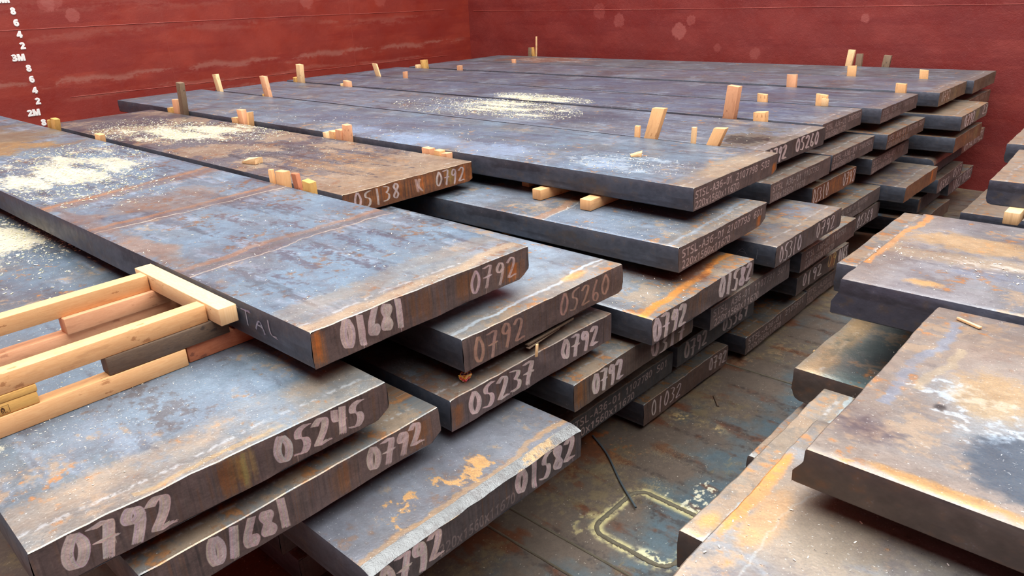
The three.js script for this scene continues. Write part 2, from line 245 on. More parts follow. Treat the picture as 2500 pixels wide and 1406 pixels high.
function boxMetres(w, h, d, fu, fv) { const g = new THREE.BoxGeometry(w, h, d); const p = g.attributes.position, t = g.attributes.uv; for (let i = 0; i < p.count; i++) t.setXY(i, fu(p.getX(i), p.getY(i), p.getZ(i)), fv(p.getX(i), p.getY(i), p.getZ(i))); return g; }
function structure(name, geo, mat, x, y, z, turn = 0) { const m = mesh(name, geo, mat, scene); m.position.set(x, y, z); m.rotation.y = turn; m.userData.kind = 'structure'; return m; }
const HW = 16, Z0 = 2.6, Z1 = 25.5, X1 = -5;
const wallLeft = structure('wall_left', boxMetres(0.4, HW, Z1 - Z0, (x, y, z) => z + (Z0 + Z1) / 2, (x, y) => y + HW / 2), leftMat, XW - 0.2, HW / 2, (Z0 + Z1) / 2);
const BL = 30, wallBack = structure('wall_back', boxMetres(BL, HW, 0.4, (x) => x + BL / 2 - 0.2, (x, y) => y + HW / 2), backMat, XW - 0.2 + (BL / 2) * Math.cos(0.035), HW / 2, 3.05 - 0.2 + 0.035 * (BL / 2 - 0.2), -0.035);
structure('wall_right', boxMetres(0.4, HW, Z1 - Z0, (x, y, z) => z, (x, y) => y), plainMat, X1 + 0.2, HW / 2, (Z0 + Z1) / 2);
structure('wall_front', boxMetres(X1 - XW, HW, 0.4, (x) => x, (x, y) => y), plainMat, (XW + X1) / 2, HW / 2, Z1 + 0.2);

// plate seams on the walls: weld beads with a slightly uneven crown
function bead(pts, r, wob) { const c = new THREE.CatmullRomCurve3(pts.map((p) => new THREE.Vector3(...p)), false, 'catmullrom', 0.1); const g = new THREE.TubeGeometry(c, pts.length * 14, r, 6, false); const p = g.attributes.position; for (let i = 0; i < p.count; i++) { const k = (C(p.getX(i) * 3.1, p.getZ(i) * 3.1) - 0.5) * wob; p.setXYZ(i, p.getX(i) + k, p.getY(i) + k, p.getZ(i) + k); } g.computeVertexNormals(); return g; }
const beadPaint = relief(new THREE.MeshStandardMaterial({ color: 0x9c4436, roughness: 0.9 }), 0.3, 0.002);
{
  const off = [-(XW - 0.2), -HW / 2, -(Z0 + Z1) / 2];
  const put = (m) => { m.position.set(...off); return m; };
  put(mesh('weld_seam', bead([[XW, 3.49, 16], [XW, 3.46, 12.5], [XW, 3.42, 9], [XW, 3.36, 5.8], [XW, 3.35, 4]], 0.007, 0.006), beadPaint, wallLeft));
  put(mesh('weld_seam', bead([[XW, 2.2, 14], [XW, 2.17, 11], [XW, 2.15, 8], [XW, 2.12, 4]], 0.006, 0.006), beadPaint, wallLeft));
  for (const z of [7.2, 11.9]) put(mesh('weld_seam', bead([[XW, 2, z], [XW, 3, z], [XW, 4.6, z]], 0.004, 0.004), beadPaint, wallLeft));
  mesh('weld_seam', bead([[-14.6, 3.26 - HW / 2, 0.2], [-8, 3.22 - HW / 2, 0.2], [0, 3.2 - HW / 2, 0.2]], 0.006, 0.004), beadPaint, wallBack);
}
// draft marks, welded figures painted white, every 20 cm
const font = await new FontLoader().loadAsync('fonts/droid/droid_sans_bold.typeface.json');
const markPaint = new THREE.MeshStandardMaterial({ color: 0xf2efe6, roughness: 0.7 });
for (const [t, y, dz] of [['4M', 4.0, 0.12], ['8', 3.8, 0], ['6', 3.6, 0], ['4', 3.4, 0], ['2', 3.2, 0], ['3M', 3.0, 0.12], ['8', 2.8, 0], ['6', 2.6, 0], ['4', 2.4, 0], ['2', 2.2, 0], ['2M', 2.0, 0.12], ['8', 1.8, 0], ['6', 1.6, 0]]) {
  const g = new TextGeometry(t, { font, size: 0.108, depth: 0.006, curveSegments: 6, bevelEnabled: true, bevelThickness: 0.005, bevelSize: 0.008, bevelSegments: 2 });
  g.computeBoundingBox(); const b = g.boundingBox; g.translate(-(b.min.x + b.max.x) / 2, -(b.min.y + b.max.y) / 2, 0); g.rotateY(Math.PI / 2);
  const m = mesh('draft_mark', g, markPaint, wallLeft); m.position.set(0.2, y - HW / 2, 14.573 + dz - (Z0 + Z1) / 2);
}

// floor (the tank top)
const FX0 = -22, FX1 = -17.6, FZ0 = 3, FZ1 = 18;
const floorMarks = [];
const ringD = (x, z) => { const qx = Math.abs(x + 19.915) - 0.335 + 0.12, qz = Math.abs(z - 15.09) - 0.318 + 0.12; return Math.hypot(Math.max(qx, 0), Math.max(qz, 0)) + Math.min(0, Math.max(qx, qz)) - 0.12; };
function floorColour(x, z, c) {
  const n = A(x / 2.6, z / 2.6), m = B(x / 1.2, z / 1.2), f = C(x / 0.8, z / 0.8), g = D(x / 0.5, z / 0.5), st = B(x / 3, z / 0.7);
  c[0] = 104; c[1] = 91; c[2] = 80; mix(c, [84, 98, 104], sst(0.34, 0.62, n * 0.4 + m * 0.3 + (x + 20.4) * 0.3)); mix(c, [112, 62, 38], sst(0.5, 0.7, m * 0.5 + st * 0.5 - (x + 20.4) * 0.25) * 0.75); mix(c, [52, 46, 44], sst(0.55, 0.75, st * 0.6 + f * 0.4) * 0.6);
  mix(c, [128, 112, 80], sst(0.56, 0.72, B(x / 1.6 + 0.4, z / 1.6) * 0.5 + f * 0.3 + g * 0.2) * 0.55);
  // sweepings: dry yellow dust against the weld ring and flakes spread over the plate
  const d = Math.abs(ringD(x, z)); const q = sst(0.075, 0.028, d) * sst(0.004, 0.022, d) * sst(0.3, 0.55, m * 0.5 + f * 0.5); mix(c, [196, 184, 132], q * 0.95);
  const e = Math.hypot((x + 19.85) / 0.55, (z - 14.5) / 0.42); mix(c, [206, 200, 172], sst(0.62 + e * 0.1, 0.7 + e * 0.1, f * 0.55 + m * 0.45) * sst(1.5, 0.5, e) * 0.95);
  const e2 = Math.hypot((x + 19.72) / 0.16, (z - 15.36) / 0.06); mix(c, [206, 200, 160], sst(0.42, 0.55, f) * sst(1.4, 0.5, e2));
  const e3 = Math.hypot((x + 20.33) / 0.07, (z - 15.38) / 0.16); mix(c, [170, 156, 110], sst(0.46, 0.58, f * 0.6 + m * 0.4) * sst(1.3, 0.6, e3) * sst(0.3, 0.8, e3));
  const e4 = Math.hypot((x + 20.36) / 0.3, (z - 13.62) / 0.13); mix(c, [188, 160, 108], sst(0.46, 0.58, f * 0.4 + m * 0.6) * sst(1.2, 0.4, e4));
  mix(c, [150, 132, 98], sst(0.5, 0.62, m * 0.5 + g * 0.5) * sst(1.2, 0.3, Math.hypot((x + 20.35) / 0.4, (z - 14.5) / 0.5)) * 0.6);
  mix(c, [154, 84, 44], sst(0.5, 0.62, f * 0.5 + m * 0.5) * sst(1.2, 0.3, Math.hypot((x + 20.8) / 0.35, (z - 14.35) / 0.25)) * 0.7);
  mix(c, [150, 120, 92], sst(0.55, 0.65, f * 0.5 + m * 0.5) * sst(1.2, 0.3, Math.hypot((x + 20.5) / 0.5, (z - 12) / 0.5)) * 0.7);
  mix(c, [226, 220, 200], sst(0.83, 0.87, D(x / 1.1 + 0.3, z / 0.9)) * 0.8);
  const j = 0.82 + 0.36 * (g * 0.5 + f * 0.5); c[0] *= j; c[1] *= j; c[2] *= j;
}
const floorMap = dataTexture(1024, 2048, (a, b, c) => floorColour(FX0 + a * (FX1 - FX0), FZ0 + b * (FZ1 - FZ0), c));
floorMap.wrapS = floorMap.wrapT = THREE.MirroredRepeatWrapping; floorMap.repeat.set(1 / (FX1 - FX0), 1 / (FZ1 - FZ0)); floorMap.offset.set(-FX0 / (FX1 - FX0), -FZ0 / (FZ1 - FZ0));
const floorMat = steelMaterial(floorMap, 0.45, 0.003, 0.15);
const floorMid = [(XW + X1) / 2, (Z0 + Z1) / 2];
const floor = structure('floor', boxMetres(X1 - XW + 0.8, 0.3, Z1 - Z0 + 0.8, (x) => x + floorMid[0], (x, y, z) => z + floorMid[1]), floorMat, floorMid[0], -0.15, floorMid[1]);
{
  const local = (m) => { m.position.set(-floorMid[0], 0.15, -floorMid[1]); return m; };
  const beadSteel = relief(new THREE.MeshStandardMaterial({ color: 0x6b6350, roughness: 0.9 }), 0.25, 0.004);
  const P = []; const cx = -19.915, cz = 15.09, a = 0.335, b = 0.318, q = 0.12;
  for (const [sx, sz, t0] of [[1, 1, 0], [-1, 1, Math.PI / 2], [-1, -1, Math.PI], [1, -1, Math.PI * 1.5]]) for (let i = 0; i <= 5; i++) { const t = t0 + (i / 5) * Math.PI / 2; P.push(new THREE.Vector3(cx + sx * (a - q) + q * Math.cos(t), 0.0, cz + sz * (b - q) + q * Math.sin(t))); }
  const ring = new THREE.TubeGeometry(new THREE.CatmullRomCurve3(P, true, 'catmullrom', 0.15), 180, 0.02, 7, true); const p = ring.attributes.position;
  for (let i = 0; i < p.count; i++) { const k = (C(p.getX(i) * 4, p.getZ(i) * 4) - 0.5) * 0.02; p.setXYZ(i, p.getX(i) + k, p.getY(i) * 0.55 + k * 0.5, p.getZ(i) + k); } ring.computeVertexNormals();
  local(mesh('weld_ring', ring, beadSteel, floor));
  for (const z of [15.61, 15.87, 12.4, 9.1]) local(mesh('plate_seam', bead([[-23, 0, z], [-20.5, 0, z + 0.004], [-19, 0, z], [-17, 0, z]], 0.011, 0.006), beadSteel, floor));
}

// ------------------------------------------------------------ the slabs
const FIRST = { shapes: 0 };
const b = (t, u0, u1, v0 = 0.12, v1 = 0.86, al, col, th) => ['b', t, u0, u1, v0, v1, al, col, th], s1 = (t, al = 0.72, u0 = 0.03, u1 = 0.92) => ['s', t, u0, u1, 0.12, 0.46, al], s2 = (al = 0.72, u0 = 0.03, u1 = 0.54) => ['s', '220x1560x11670', u0, u1, 0.55, 0.88, al];
const STUFF = {};
let endIndex = 0, slabN = 0;
const shared = {};
function slab(id, [x, y, z, yaw, W, T], label, o = {}) {
  const dir = id[0] === 'R' ? -1 : 1, L = o.L ?? 11.67, front = o.front ?? 1.6, n = ++slabN;
  const end = o.end === 'shared' ? (shared.end ??= paintEnd(endIndex++, {})) : paintEnd(endIndex++, { base: o.base, rust: o.endRust, text: o.text });
  if (id === '7a') W -= 0.02;
  const S = { L, W, T, dir, front: Math.min(front, L), end, seed: n * 0.73, fine: o.fine, chamfer: o.chamfer, roundBottom: o.roundBottom, roundTop: o.roundTop, notch: o.notch, rag: o.rag, lip: o.lip };
  const look = { seed: n * 0.73, ...o.top };
  let mf, mr;
  if (o.px) mf = topMaterial(look, 0, S.front, W, o.px[0], o.px[1]); else mf = shared[(o.kind ?? 'a')] ??= topMaterial({ seed: (o.kind ?? 'a').charCodeAt(0) * 0.31, ...KIND[o.kind ?? 'a'] }, 0, 1.6, 1.6, 640, 640);
  if (o.rest) mr = topMaterial(look, S.front, L, W, o.rest[0], o.rest[1]); else mr = shared.rest ??= topMaterial({ seed: 4.4, ridge: 0 }, 1.6, 9.6, 1.6, 768, 192);
  if (mr === shared.rest) mr.map.wrapS = mr.map.wrapT = THREE.RepeatWrapping;
  const [body, face, lip] = slabGeometry(S), m = new THREE.Mesh(body, [mf, mr, sides[o.side ?? 'slate']]);
  const cut = mesh('cut_end', face, null, m); cut.userData.label = 'torch-cut end face'; if (lip) mesh('bevelled_edge', lip, lipMaterial, m).userData.label = 'bright bevelled cutting edge'; m.name = 'steel_slab'; m.castShadow = m.receiveShadow = true; m.position.set(x, y, z); m.rotation.y = yaw;
  tag(m, label, 'steel slab', o.group);
  SLABS.push({ id, m, cut, sheet: end.sheet, x, y, z, yaw, W, T, L, dir }); return m;
}
const SLABS = [];
const KIND = { a: { tan: 0.3, rust: 0.3, orange: 0.5, plum: 0.6, dark: 0.4 }, b: { tan: 0.6, orange: 1, rust: 0.5, plum: 0.5, dark: 0.2 }, c: { base: COL.grey, tan: 0.1, plum: 0.8, rust: 0.4, dark: 0.3 }, d: { base: [156, 146, 132], tan: 0.5, dark: 0.05, orange: 0.5, rust: -0.3, plum: 0.2, endTan: 0.6 } };
const BR = '120,72,34', OR = '196,104,34', YE = '170,140,70';
// nearest pile, bottom left
slab('1a', [-20.383, 1.93, 18.66, -0.0096, 1.655, 0.206], 'steel slab painted 0792 and 05245 at lower left, with the timber frame lying on it', { front: 4.2, px: [1900, 760], rest: [512, 128], fine: true, chamfer: 0.05, endRust: [[0.5, 0.05, YE, 0.5], [0.46, 0.04, BR, 0.8]], text: [b('0792', 0.06, 0.32, 0.1, 0.92), b('05245', 0.6, 0.91, 0.12, 0.86)],
  top: { dark: 0.35, pale: 0.6, tan: 0.05, orange: 0.05, rust: -0.3, chips: 0.035, endTan: 0.75, marks: [band(0.26, 0.13, [158, 140, 120], 0.8), band(0.05, 0.022, [190, 150, 92], 0.5, 0, 0.4, 1.1), blob(0.62, 1.0, 0.42, 0.4, [122, 136, 150], 0.7), blob(0.8, 0.5, 0.32, 0.3, [122, 136, 150], 0.6), streaks(0.75, 0.85, 0.5, 0.5, [92, 88, 90], 0.7, 0.2), dust(4.75, 1.0, 1.0, 0.5, 1, 0.1), dust(0.95, 0.05, 0.28, 0.22, 0.6)] } });
slab('1b', [-20.34, 1.62, 18.343, 0.012, 1.673, 0.203], 'steel slab painted 01681 and 0792 directly under the slab painted 05245', { kind: 'b', chamfer: 0.05, endRust: [[0.9, 0.06, BR, 0.8], [0.6, 0.06, BR, 0.5]], text: [b('01681', 0.17, 0.42, 0.1, 0.88, 0.8), b('0792', 0.69, 0.92, 0.1, 0.85, 0.6)] });
slab('1c', [-19.919, 1.31, 17.539, -0.0032, 1.59, 0.218], 'slab at bottom centre painted 0792 and 01582, with a bright torch-cut front edge', { front: 1.8, px: [900, 800], fine: true, base: '#4c4240', lip: 0.07, text: [b('0792', 0.03, 0.29, 0.1, 0.92), b('01582', 0.63, 0.96, 0.08, 0.9), s2(0.3, 0.27, 0.63)],
  top: { base: [120, 122, 130], dark: 0.12, grey: 0.4, pale: 0.2, tan: -0.2, endTan: 0.1, chips: 0.01, ridge: 0, marks: [band(0.09, 0.03, [172, 134, 94], 0.7), ...[[0.2, 0.3], [0.24, 0.42], [0.3, 0.5], [0.28, 0.66], [0.2, 0.72], [0.17, 0.85], [0.34, 0.36], [0.22, 0.95]].map(([d, w]) => blob(d, w, 0.06, 0.05, [204, 154, 96], 0.85, 1.3, 1.1, 0.1))] } });
slab('1d', [-20.23, 0.99, 17.2, -0.004, 1.56, 0.219], 'brown slab mostly hidden below the bright-edged slab painted 01582', { kind: 'b', base: '#5a4a3c' });
// second pile
slab('2a', [-20.567, 2.25, 17.271, 0.0077, 1.636, 0.212], 'blue-grey slab with three cross ridges and sawdust, painted 01681 and 0792', { front: 4.7, px: [2048, 760], rest: [1024, 256], fine: true, chamfer: 0.055, endRust: [[0.9, 0.07, OR, 0.8, 0.3], [0.45, 0.1, BR, 0.6], [0.02, 0.03, OR, 0.5], [0.64, 0.05, BR, 0.6]], text: [b('01681', 0.11, 0.37, 0.06, 0.86), b('0792', 0.67, 0.93, 0.14, 0.84, 0.62, undefined, 0.16)],
  top: { base: [110, 130, 146], grey: 0.4, pale: 0.7, dark: 0.5, tan: -0.1, rust: 0.05, plum: 0.35, chips: 0.03, endTan: 0.8, marks: [
    streaks(0.85, 0.8, 0.55, 0.65, [84, 86, 98], 0.8), streaks(2.1, 0.9, 0.55, 0.6, [88, 84, 92], 0.75), streaks(3.4, 0.8, 0.5, 0.6, [112, 100, 96], 0.7),
    band(1.37, 0.13, [104, 90, 88], 0.6, 0.035), band(1.45, 0.05, [168, 116, 80], 0.45, 0.035), band(1.3, 0.012, [186, 170, 152], 0.7, 0.035), band(1.37, 0.03, [102, 100, 100], 0.9, 0.035),
    band(2.82, 0.16, [112, 92, 86], 0.65, 0.04), band(2.9, 0.05, [172, 116, 76], 0.5, 0.04), band(2.76, 0.012, [196, 188, 168], 0.8, 0.04),
    band(3.85, 0.2, [120, 96, 86], 0.6, 0.2), band(3.92, 0.06, [178, 122, 80], 0.5, 0.2), blob(3.3, 0.75, 0.3, 0.3, [150, 116, 92], 0.4, 1.2),
    blob(1.9, 0.12, 0.5, 0.08, [150, 118, 92], 0.4, 1.4), blob(2.6, 0.1, 0.8, 0.08, [140, 108, 90], 0.45, 1.2), band(0.06, 0.06, [166, 146, 122], 0.9), band(0.3, 0.12, [150, 132, 112], 0.5),
    dust(5.6, 0.75, 1.5, 0.8, 1, 0.25), dust(4.6, 0.15, 0.7, 0.2, 0.6), blob(8.6, 0.8, 1.2, 0.8, [134, 112, 86], 0.8), blob(7.6, 0.5, 0.4, 0.7, [176, 134, 80], 0.6)] } });
slab('2b', [-20.4, 1.93, 16.42, -0.0088, 1.58, 0.217], 'slab painted 0792 and 05260 in tan, with wood splinters under its edge', { front: 1.8, px: [700, 640], fine: true, chamfer: 0.02, text: [b('0792', 0.05, 0.34, 0.12, 0.9, 0.8, TANP, 0.16), b('05260', 0.55, 0.91, 0.12, 0.86, 0.7, TANP, 0.15)], top: { base: [134, 148, 160], dark: 0.2, tan: 0.1, orange: 0.4, plum: 0.3, marks: [band(0.1, 0.02, [190, 200, 206], 0.9, 0.03), blob(0.12, 1.2, 0.05, 0.12, [204, 150, 90], 0.8)] } });
slab('2c', [-20.37, 1.61, 16.576, -0.004, 1.572, 0.214], 'slab painted 05237 and 0792 just under the tan-painted slab', { kind: 'c', fine: true, base: '#564846', endRust: [[0.03, 0.03, BR, 0.9, 0.2]], text: [b('05237', 0.09, 0.47, 0.1, 0.84), b('0792', 0.64, 0.9, 0.1, 0.84)] });
slab('2d', [-20.266, 1.3, 15.566, 0.0067, 1.598, 0.214], 'slab painted 0792 with running paint, its rusty near corner under the 05237 slab', { kind: 'b', fine: true, base: '#57463c', endRust: [[0.04, 0.05, BR, 0.9], [0.9, 0.1, BR, 0.6]], text: [b('0792', 0.13, 0.37, 0.1, 0.88), b('0317', 0.6, 0.92, 0.2, 1.0, 0.5)] });
slab('2e', [-20.681, 0.61, 15.113, 0.008, 1.562, 0.22], 'dark slab stencilled 1107780 S01, second up from the floor beside the 01032 slab', { kind: 'c', base: '#3e3b3c', text: [s1('STSL-A36-01 1107780 S01', 0.8, 0.02, 0.94), s2(0.8, 0.02, 0.6)] });
slab('2f', [-20.671, 0.28, 14.053, -0.008, 1.549, 0.225], 'reddish slab on the floor painted 01032, nearest the weld ring', { kind: 'b', chamfer: 0.03, base: '#57423a', endRust: [[0.5, 0.4, BR, 0.4]], text: [b('01032', 0.08, 0.42, 0.14, 0.86, 0.85, undefined, 0.13), b('0792', 0.76, 0.98, 0.14, 0.8, 0.35)] });
slab('rusty', [-23.013, 2.16, 15.362, 0.0058, 1.617, 0.207], 'short rust-brown slab painted 05138 K 0792, pinned by wood wedges between two blue-grey slabs', { L: 7.65, front: 3.2, px: [1280, 640], rest: [900, 320], fine: true, chamfer: 0.03, rag: 0.009, base: '#6e4428', endRust: [[0.3, 0.3, OR, 0.9], [0.62, 0.2, OR, 1], [0.9, 0.1, OR, 0.8], [0.8, 0.05, YE, 0.5]], text: [b('05138', 0.07, 0.41, 0.1, 0.84, 0.8, undefined, 0.15), b('K', 0.52, 0.58, 0.2, 0.82, 0.4), b('0792', 0.68, 0.93, 0.1, 0.84, 0.8, undefined, 0.15)],
  top: { base: [100, 98, 102], dark: 0.8, pale: 0.1, grey: 0.6, tan: 0.55, rust: 0.1, plum: 0.4, chips: 0.05, endTan: 0.9, marks: [blob(0.35, 0.8, 0.6, 1.0, [146, 124, 100], 0.8, 1), streaks(1.5, 0.8, 1.2, 0.8, [74, 72, 76], 0.8), streaks(0.9, 0.8, 1.0, 0.7, [158, 122, 86], 0.6), dust(4.8, 0.85, 1.5, 0.7, 1, -0.3), dust(5.9, 0.7, 1.0, 0.6, 0.5), blob(6.8, 0.8, 0.8, 0.9, [84, 80, 86], 0.7)] } });
// third pile
slab('3a', [-20.525, 2.2, 13.622, 0.0064, 1.633, 0.206], 'blue-grey slab stencilled 2107798 S03, in the middle of the picture, long bare near side', { L: 11.86, front: 3.6, px: [1400, 640], rest: [1024, 256], fine: true, chamfer: 0.05, endRust: [[0.95, 0.03, OR, 0.7, 0.4]], text: [s1('STSL-A36-01 2107798 S03', 0.85, 0.02, 0.89), s2(0.8, 0.02, 0.52)],
  top: { base: [106, 122, 136], dark: 0.4, tan: -0.1, orange: 0.2, rust: -0.5, chips: 0.03, plum: 0.25, endTan: 0.85, marks: [streaks(0.95, 0.5, 0.7, 0.4, [168, 182, 192], 0.6, 0.2), streaks(2.4, 0.8, 1.2, 0.7, [96, 104, 122], 0.6), blob(0.15, 0.9, 0.18, 0.7, [170, 146, 116], 0.6), blob(5.5, 0.9, 2, 0.4, [92, 98, 116], 0.5), blob(3.5, 0.3, 2, 0.25, [140, 158, 184], 0.6)] } });
slab('3b', [-20.306, 1.88, 14.191, 0.0191, 1.584, 0.209], 'slab stencilled 2107798 601, with two wood blocks standing out above it', { front: 2.6, px: [1000, 600], fine: true, chamfer: 0.055, endRust: [[0.9, 0.03, OR, 0.9, 0.45]], text: [s1('STSL-A36-01 2107798 601', 0.85, 0.04, 0.95), s2(0.8, 0.04, 0.56)], top: { base: [116, 128, 142], dark: 0.25, tan: 0, orange: 0.4, chips: 0.06, plum: 0.3, endTan: 0.9, marks: [band(1.42, 0.08, [176, 126, 90], 0.7, 0.1), band(1.36, 0.012, [190, 186, 176], 0.7, 0.1), band(0.1, 0.03, [150, 160, 170], 0.7, 0.03)] } });
slab('3c', [-20.122, 1.56, 14.843, 0.003, 1.594, 0.21], 'slab with an orange rust stripe, painted 0792 and 01582 under the slab stencilled 601', { front: 1.6, px: [640, 640], fine: true, chamfer: 0.06, endRust: [[0.4, 0.15, BR, 0.5]], text: [b('0792', 0.01, 0.31, 0.06, 1.0), b('01582', 0.63, 0.98, 0.05, 0.92)], top: { base: [134, 138, 142], dark: 0.1, tan: 0.3, orange: 0.8, rust: 0.2, chips: 0.03, ridge: 0, endTan: 0.5, marks: [band(0.1, 0.05, [214, 142, 74], 1, 0.06), blob(0.4, 1.1, 0.3, 0.35, [126, 66, 40], 0.7)] } });
slab('3d', [-20.269, 1.2, 13.685, -0.0078, 1.571, 0.21], 'slab stencilled 1107791 just below the slab painted 01582, jutting over the aisle', { kind: 'c', text: [s1('STSL A36-01 1107791 501', 0.6, 0.04, 0.95), s2(0.75, 0.05, 0.58)] });
slab('3e', [-20.67, 0.65, 13.518, -0.008, 1.561, 0.22], 'dark slab faintly painted 0792 and 05369, set back in shadow', { kind: 'c', base: '#3d3a3b', text: [b('0792', 0.08, 0.37, 0.1, 0.86, 0.55), b('05369', 0.56, 0.91, 0.1, 0.86, 0.5)] });
slab('3f', [-20.572, 0.29, 12.271, 0.0029, 1.584, 0.205], 'brown slab on the floor stencilled 2107, behind the slab painted 01032', { kind: 'b', base: '#4d3c36', text: [s1('STSL-A36-01 2107501', 0.6, 0.04, 0.95), s2(0.6, 0.04, 0.56)] });
// fourth pile
slab('4a', [-20.778, 2.15, 11.751, 0.0015, 1.578, 0.208], 'blue-grey top slab painted 0792 and 05260, with scabby bark by its front corner', { front: 3.4, px: [1100, 520], rest: [1024, 256], fine: true, text: [b('0792', 0.07, 0.36, 0.1, 0.9), b('05260', 0.5, 0.9, 0.1, 0.86)], base: '#4a403e',
  top: { base: [110, 120, 134], dark: 0.5, tan: -0.2, rust: -0.6, orange: 0.2, chips: 0.02, endTan: 0.9, plum: 0.3, marks: [streaks(1.6, 0.8, 1.6, 0.8, [86, 90, 104], 0.55), blob(0.45, 0.55, 0.28, 0.4, [104, 96, 84], 0.95, 1.1, 0.9), streaks(0.45, 0.55, 0.3, 0.42, [52, 50, 48], 0.9, 0.2), dust(4.4, 0.95, 1.3, 0.75, 1, 0.2), blob(3, 0.8, 0.8, 0.4, [70, 72, 84], 0.6)] } });
slab('4b', [-20.64, 1.84, 11.84, -0.0024, 1.571, 0.212], 'slab stencilled 1107793, second from the top under the 05260 top slab', { kind: 'c', text: [s1('STSL A36-01 1107793', 0.55, 0.04, 0.8), s2(0.5, 0.04, 0.56)] });
slab('4c', [-20.135, 1.53, 12.787, -0.006, 1.569, 0.206], 'slab painted 05310 and 0792 standing out below the slab stencilled 1107793', { front: 1.4, px: [560, 640], fine: true, text: [b('05310', 0.05, 0.38, 0.12, 0.94, 0.8, undefined, 0.12), b('0792', 0.59, 0.89, 0.1, 0.86, 0.75, undefined, 0.13)], top: { base: [124, 126, 134], dark: 0.2, tan: 0.35, orange: 0.7, rust: 0.3, endTan: 0.9, chips: 0.01 } });
slab('4d', [-20.274, 1.16, 11.795, -0.0022, 1.526, 0.225], 'rusty slab stencilled 1107791 under the slab painted 05310', { kind: 'b', base: '#5a4038', endRust: [[0.4, 0.3, BR, 0.6]], text: [s1('STSL A36-01 1107791', 0.55, 0.08, 0.82), s2(0.55, 0.08, 0.6)] });
slab('4e', [-20.497, 0.66, 11.255, 0, 1.56, 0.22], 'dark slab painted 0192 and a ringed 09, low in the aisle behind the 2107 slab', { kind: 'c', base: '#4a3730', endRust: [[0.68, 0.08, OR, 0.7]], text: [b('0192', 0.11, 0.48, 0.1, 0.86, 0.6), b('09', 0.58, 0.76, 0.02, 0.8, 0.8, [190, 150, 90], 0.12), b('0165', 0.8, 0.98, 0.1, 0.86, 0.5)] });
slab('4f', [-20.598, 0.29, 10.66, -0.0006, 1.56, 0.22], 'slab on the floor directly under the slab painted 0192', { kind: 'c', base: '#4d3c38', text: [s1('STSL-A36-01 2107', 0.4, 0.04, 0.8), s2(0.4)] });
// fifth pile
slab('5a', [-20.865, 2.15, 10.046, 0.002, 1.355, 0.21], 'dark blue top slab stencilled 2107807 right behind the 05260 top slab', { front: 2.6, px: [720, 400], rest: [1024, 192], text: [s1('STSL A36-01 2107807', 0.65, 0.1, 0.97), s2(0.6, 0.1, 0.6)], top: { base: [100, 108, 124], dark: 0.7, tan: -0.4, orange: 0.05, rust: -0.9, chips: 0.01, endTan: 0.6, marks: [streaks(2, 0.7, 2.2, 0.8, [76, 84, 108], 0.6), dust(4.7, 0.25, 1.1, 0.5, 0.95, 0.2), blob(5, 0.8, 3, 0.4, [88, 94, 110], 0.5)] } });
slab('5b', [-20.641, 1.84, 10.217, -0.002, 1.41, 0.2], 'slab stencilled 2107 directly under the top slab stencilled 2107807', { kind: 'c', text: [s1('STSL-A36-01 2107501', 0.65, 0.03, 0.97), s2(0.6)] });
slab('5c', [-20.661, 1.53, 10.65, 0.002, 1.378, 0.213], 'orange-rusted slab painted 05310 and 0792, half hidden below two stencilled slabs', { kind: 'b', base: '#6a4028', endRust: [[0.5, 0.25, OR, 1], [0.85, 0.1, OR, 0.7]], text: [b('05310', 0.02, 0.38, 0.12, 0.9, 0.85, undefined, 0.13), b('0792', 0.69, 0.99, 0.1, 0.88, 0.85, undefined, 0.13)] });
slab('5d', [-20.515, 1.16, 10.2, 0.001, 1.56, 0.2], 'slab stencilled 1107791 directly under the orange-rusted slab painted 05310', { kind: 'b', text: [s1('STSL A36-01 1107791', 0.5, 0.04, 0.7), s2(0.45)] });
slab('5e', [-20.545, 0.92, 10.084, -0.005, 1.56, 0.22], 'slab painted 05369 at the aisle, with its far corner broken dark', { kind: 'c', text: [b('0792', 0.05, 0.36, 0.12, 0.86, 0.5), b('05369', 0.48, 0.85, 0.14, 0.9, 0.85, undefined, 0.13)] });
// sixth pile
slab('6a', [-20.653, 2.15, 8.615, 0.004, 1.56, 0.2], 'blue-grey top slab, third from the back wall, with two wedges on its near seam', { front: 2.6, px: [640, 360], rest: [1024, 192], text: [s1('STSL A36-01 1107793', 0.45, 0.04, 0.9), s2(0.4)], top: { base: [98, 104, 118], dark: 0.6, tan: -0.4, rust: -0.9, chips: 0.01, plum: 0.6, endTan: 0.7, marks: [blob(4, 0.8, 4, 0.6, [86, 92, 112], 0.4)] } });
slab('6b', [-20.507, 1.84, 8.7, 0.003, 1.6, 0.2], 'slab stencilled A36 with rusted stripes, under the third top slab from the back wall', { kind: 'b', base: '#5c4436', endRust: [[0.3, 0.3, OR, 0.6]], text: [s1('STSL A36-01 1107793 501', 0.7, 0.04, 0.97), s2(0.5)] });
slab('6c', [-20.618, 1.53, 8.821, 0.01, 1.587, 0.209], 'slab stencilled 220 with red-brown streaks, third layer down in the sixth pile', { kind: 'c', endRust: [[0.7, 0.2, BR, 0.6]], text: [s1('STSL A36-01 1107', 0.7, 0.04, 0.9), s2(0.7)] });
slab('6d', [-20.229, 1.16, 8.603, 0.003, 1.496, 0.213], 'slab with a bright orange stripe on its brown end, jutting out above the right-hand piles', { front: 1.4, px: [420, 460], base: '#7a4c2e', endRust: [[0.4, 0.4, BR, 0.9], [0.83, 0.03, OR, 1.6]], top: { base: [126, 116, 116], dark: 0.1, plum: 0.5, tan: 0.3, orange: 0.2, chips: 0.005 } });
slab('6f', [-20.441, 0.6, 6.976, 0, 1.24, 0.22], 'dark slab low in shadow beneath the slab with the orange stripe', { kind: 'c', base: '#3d3532', endRust: [[0.06, 0.03, BR, 0.8]] });
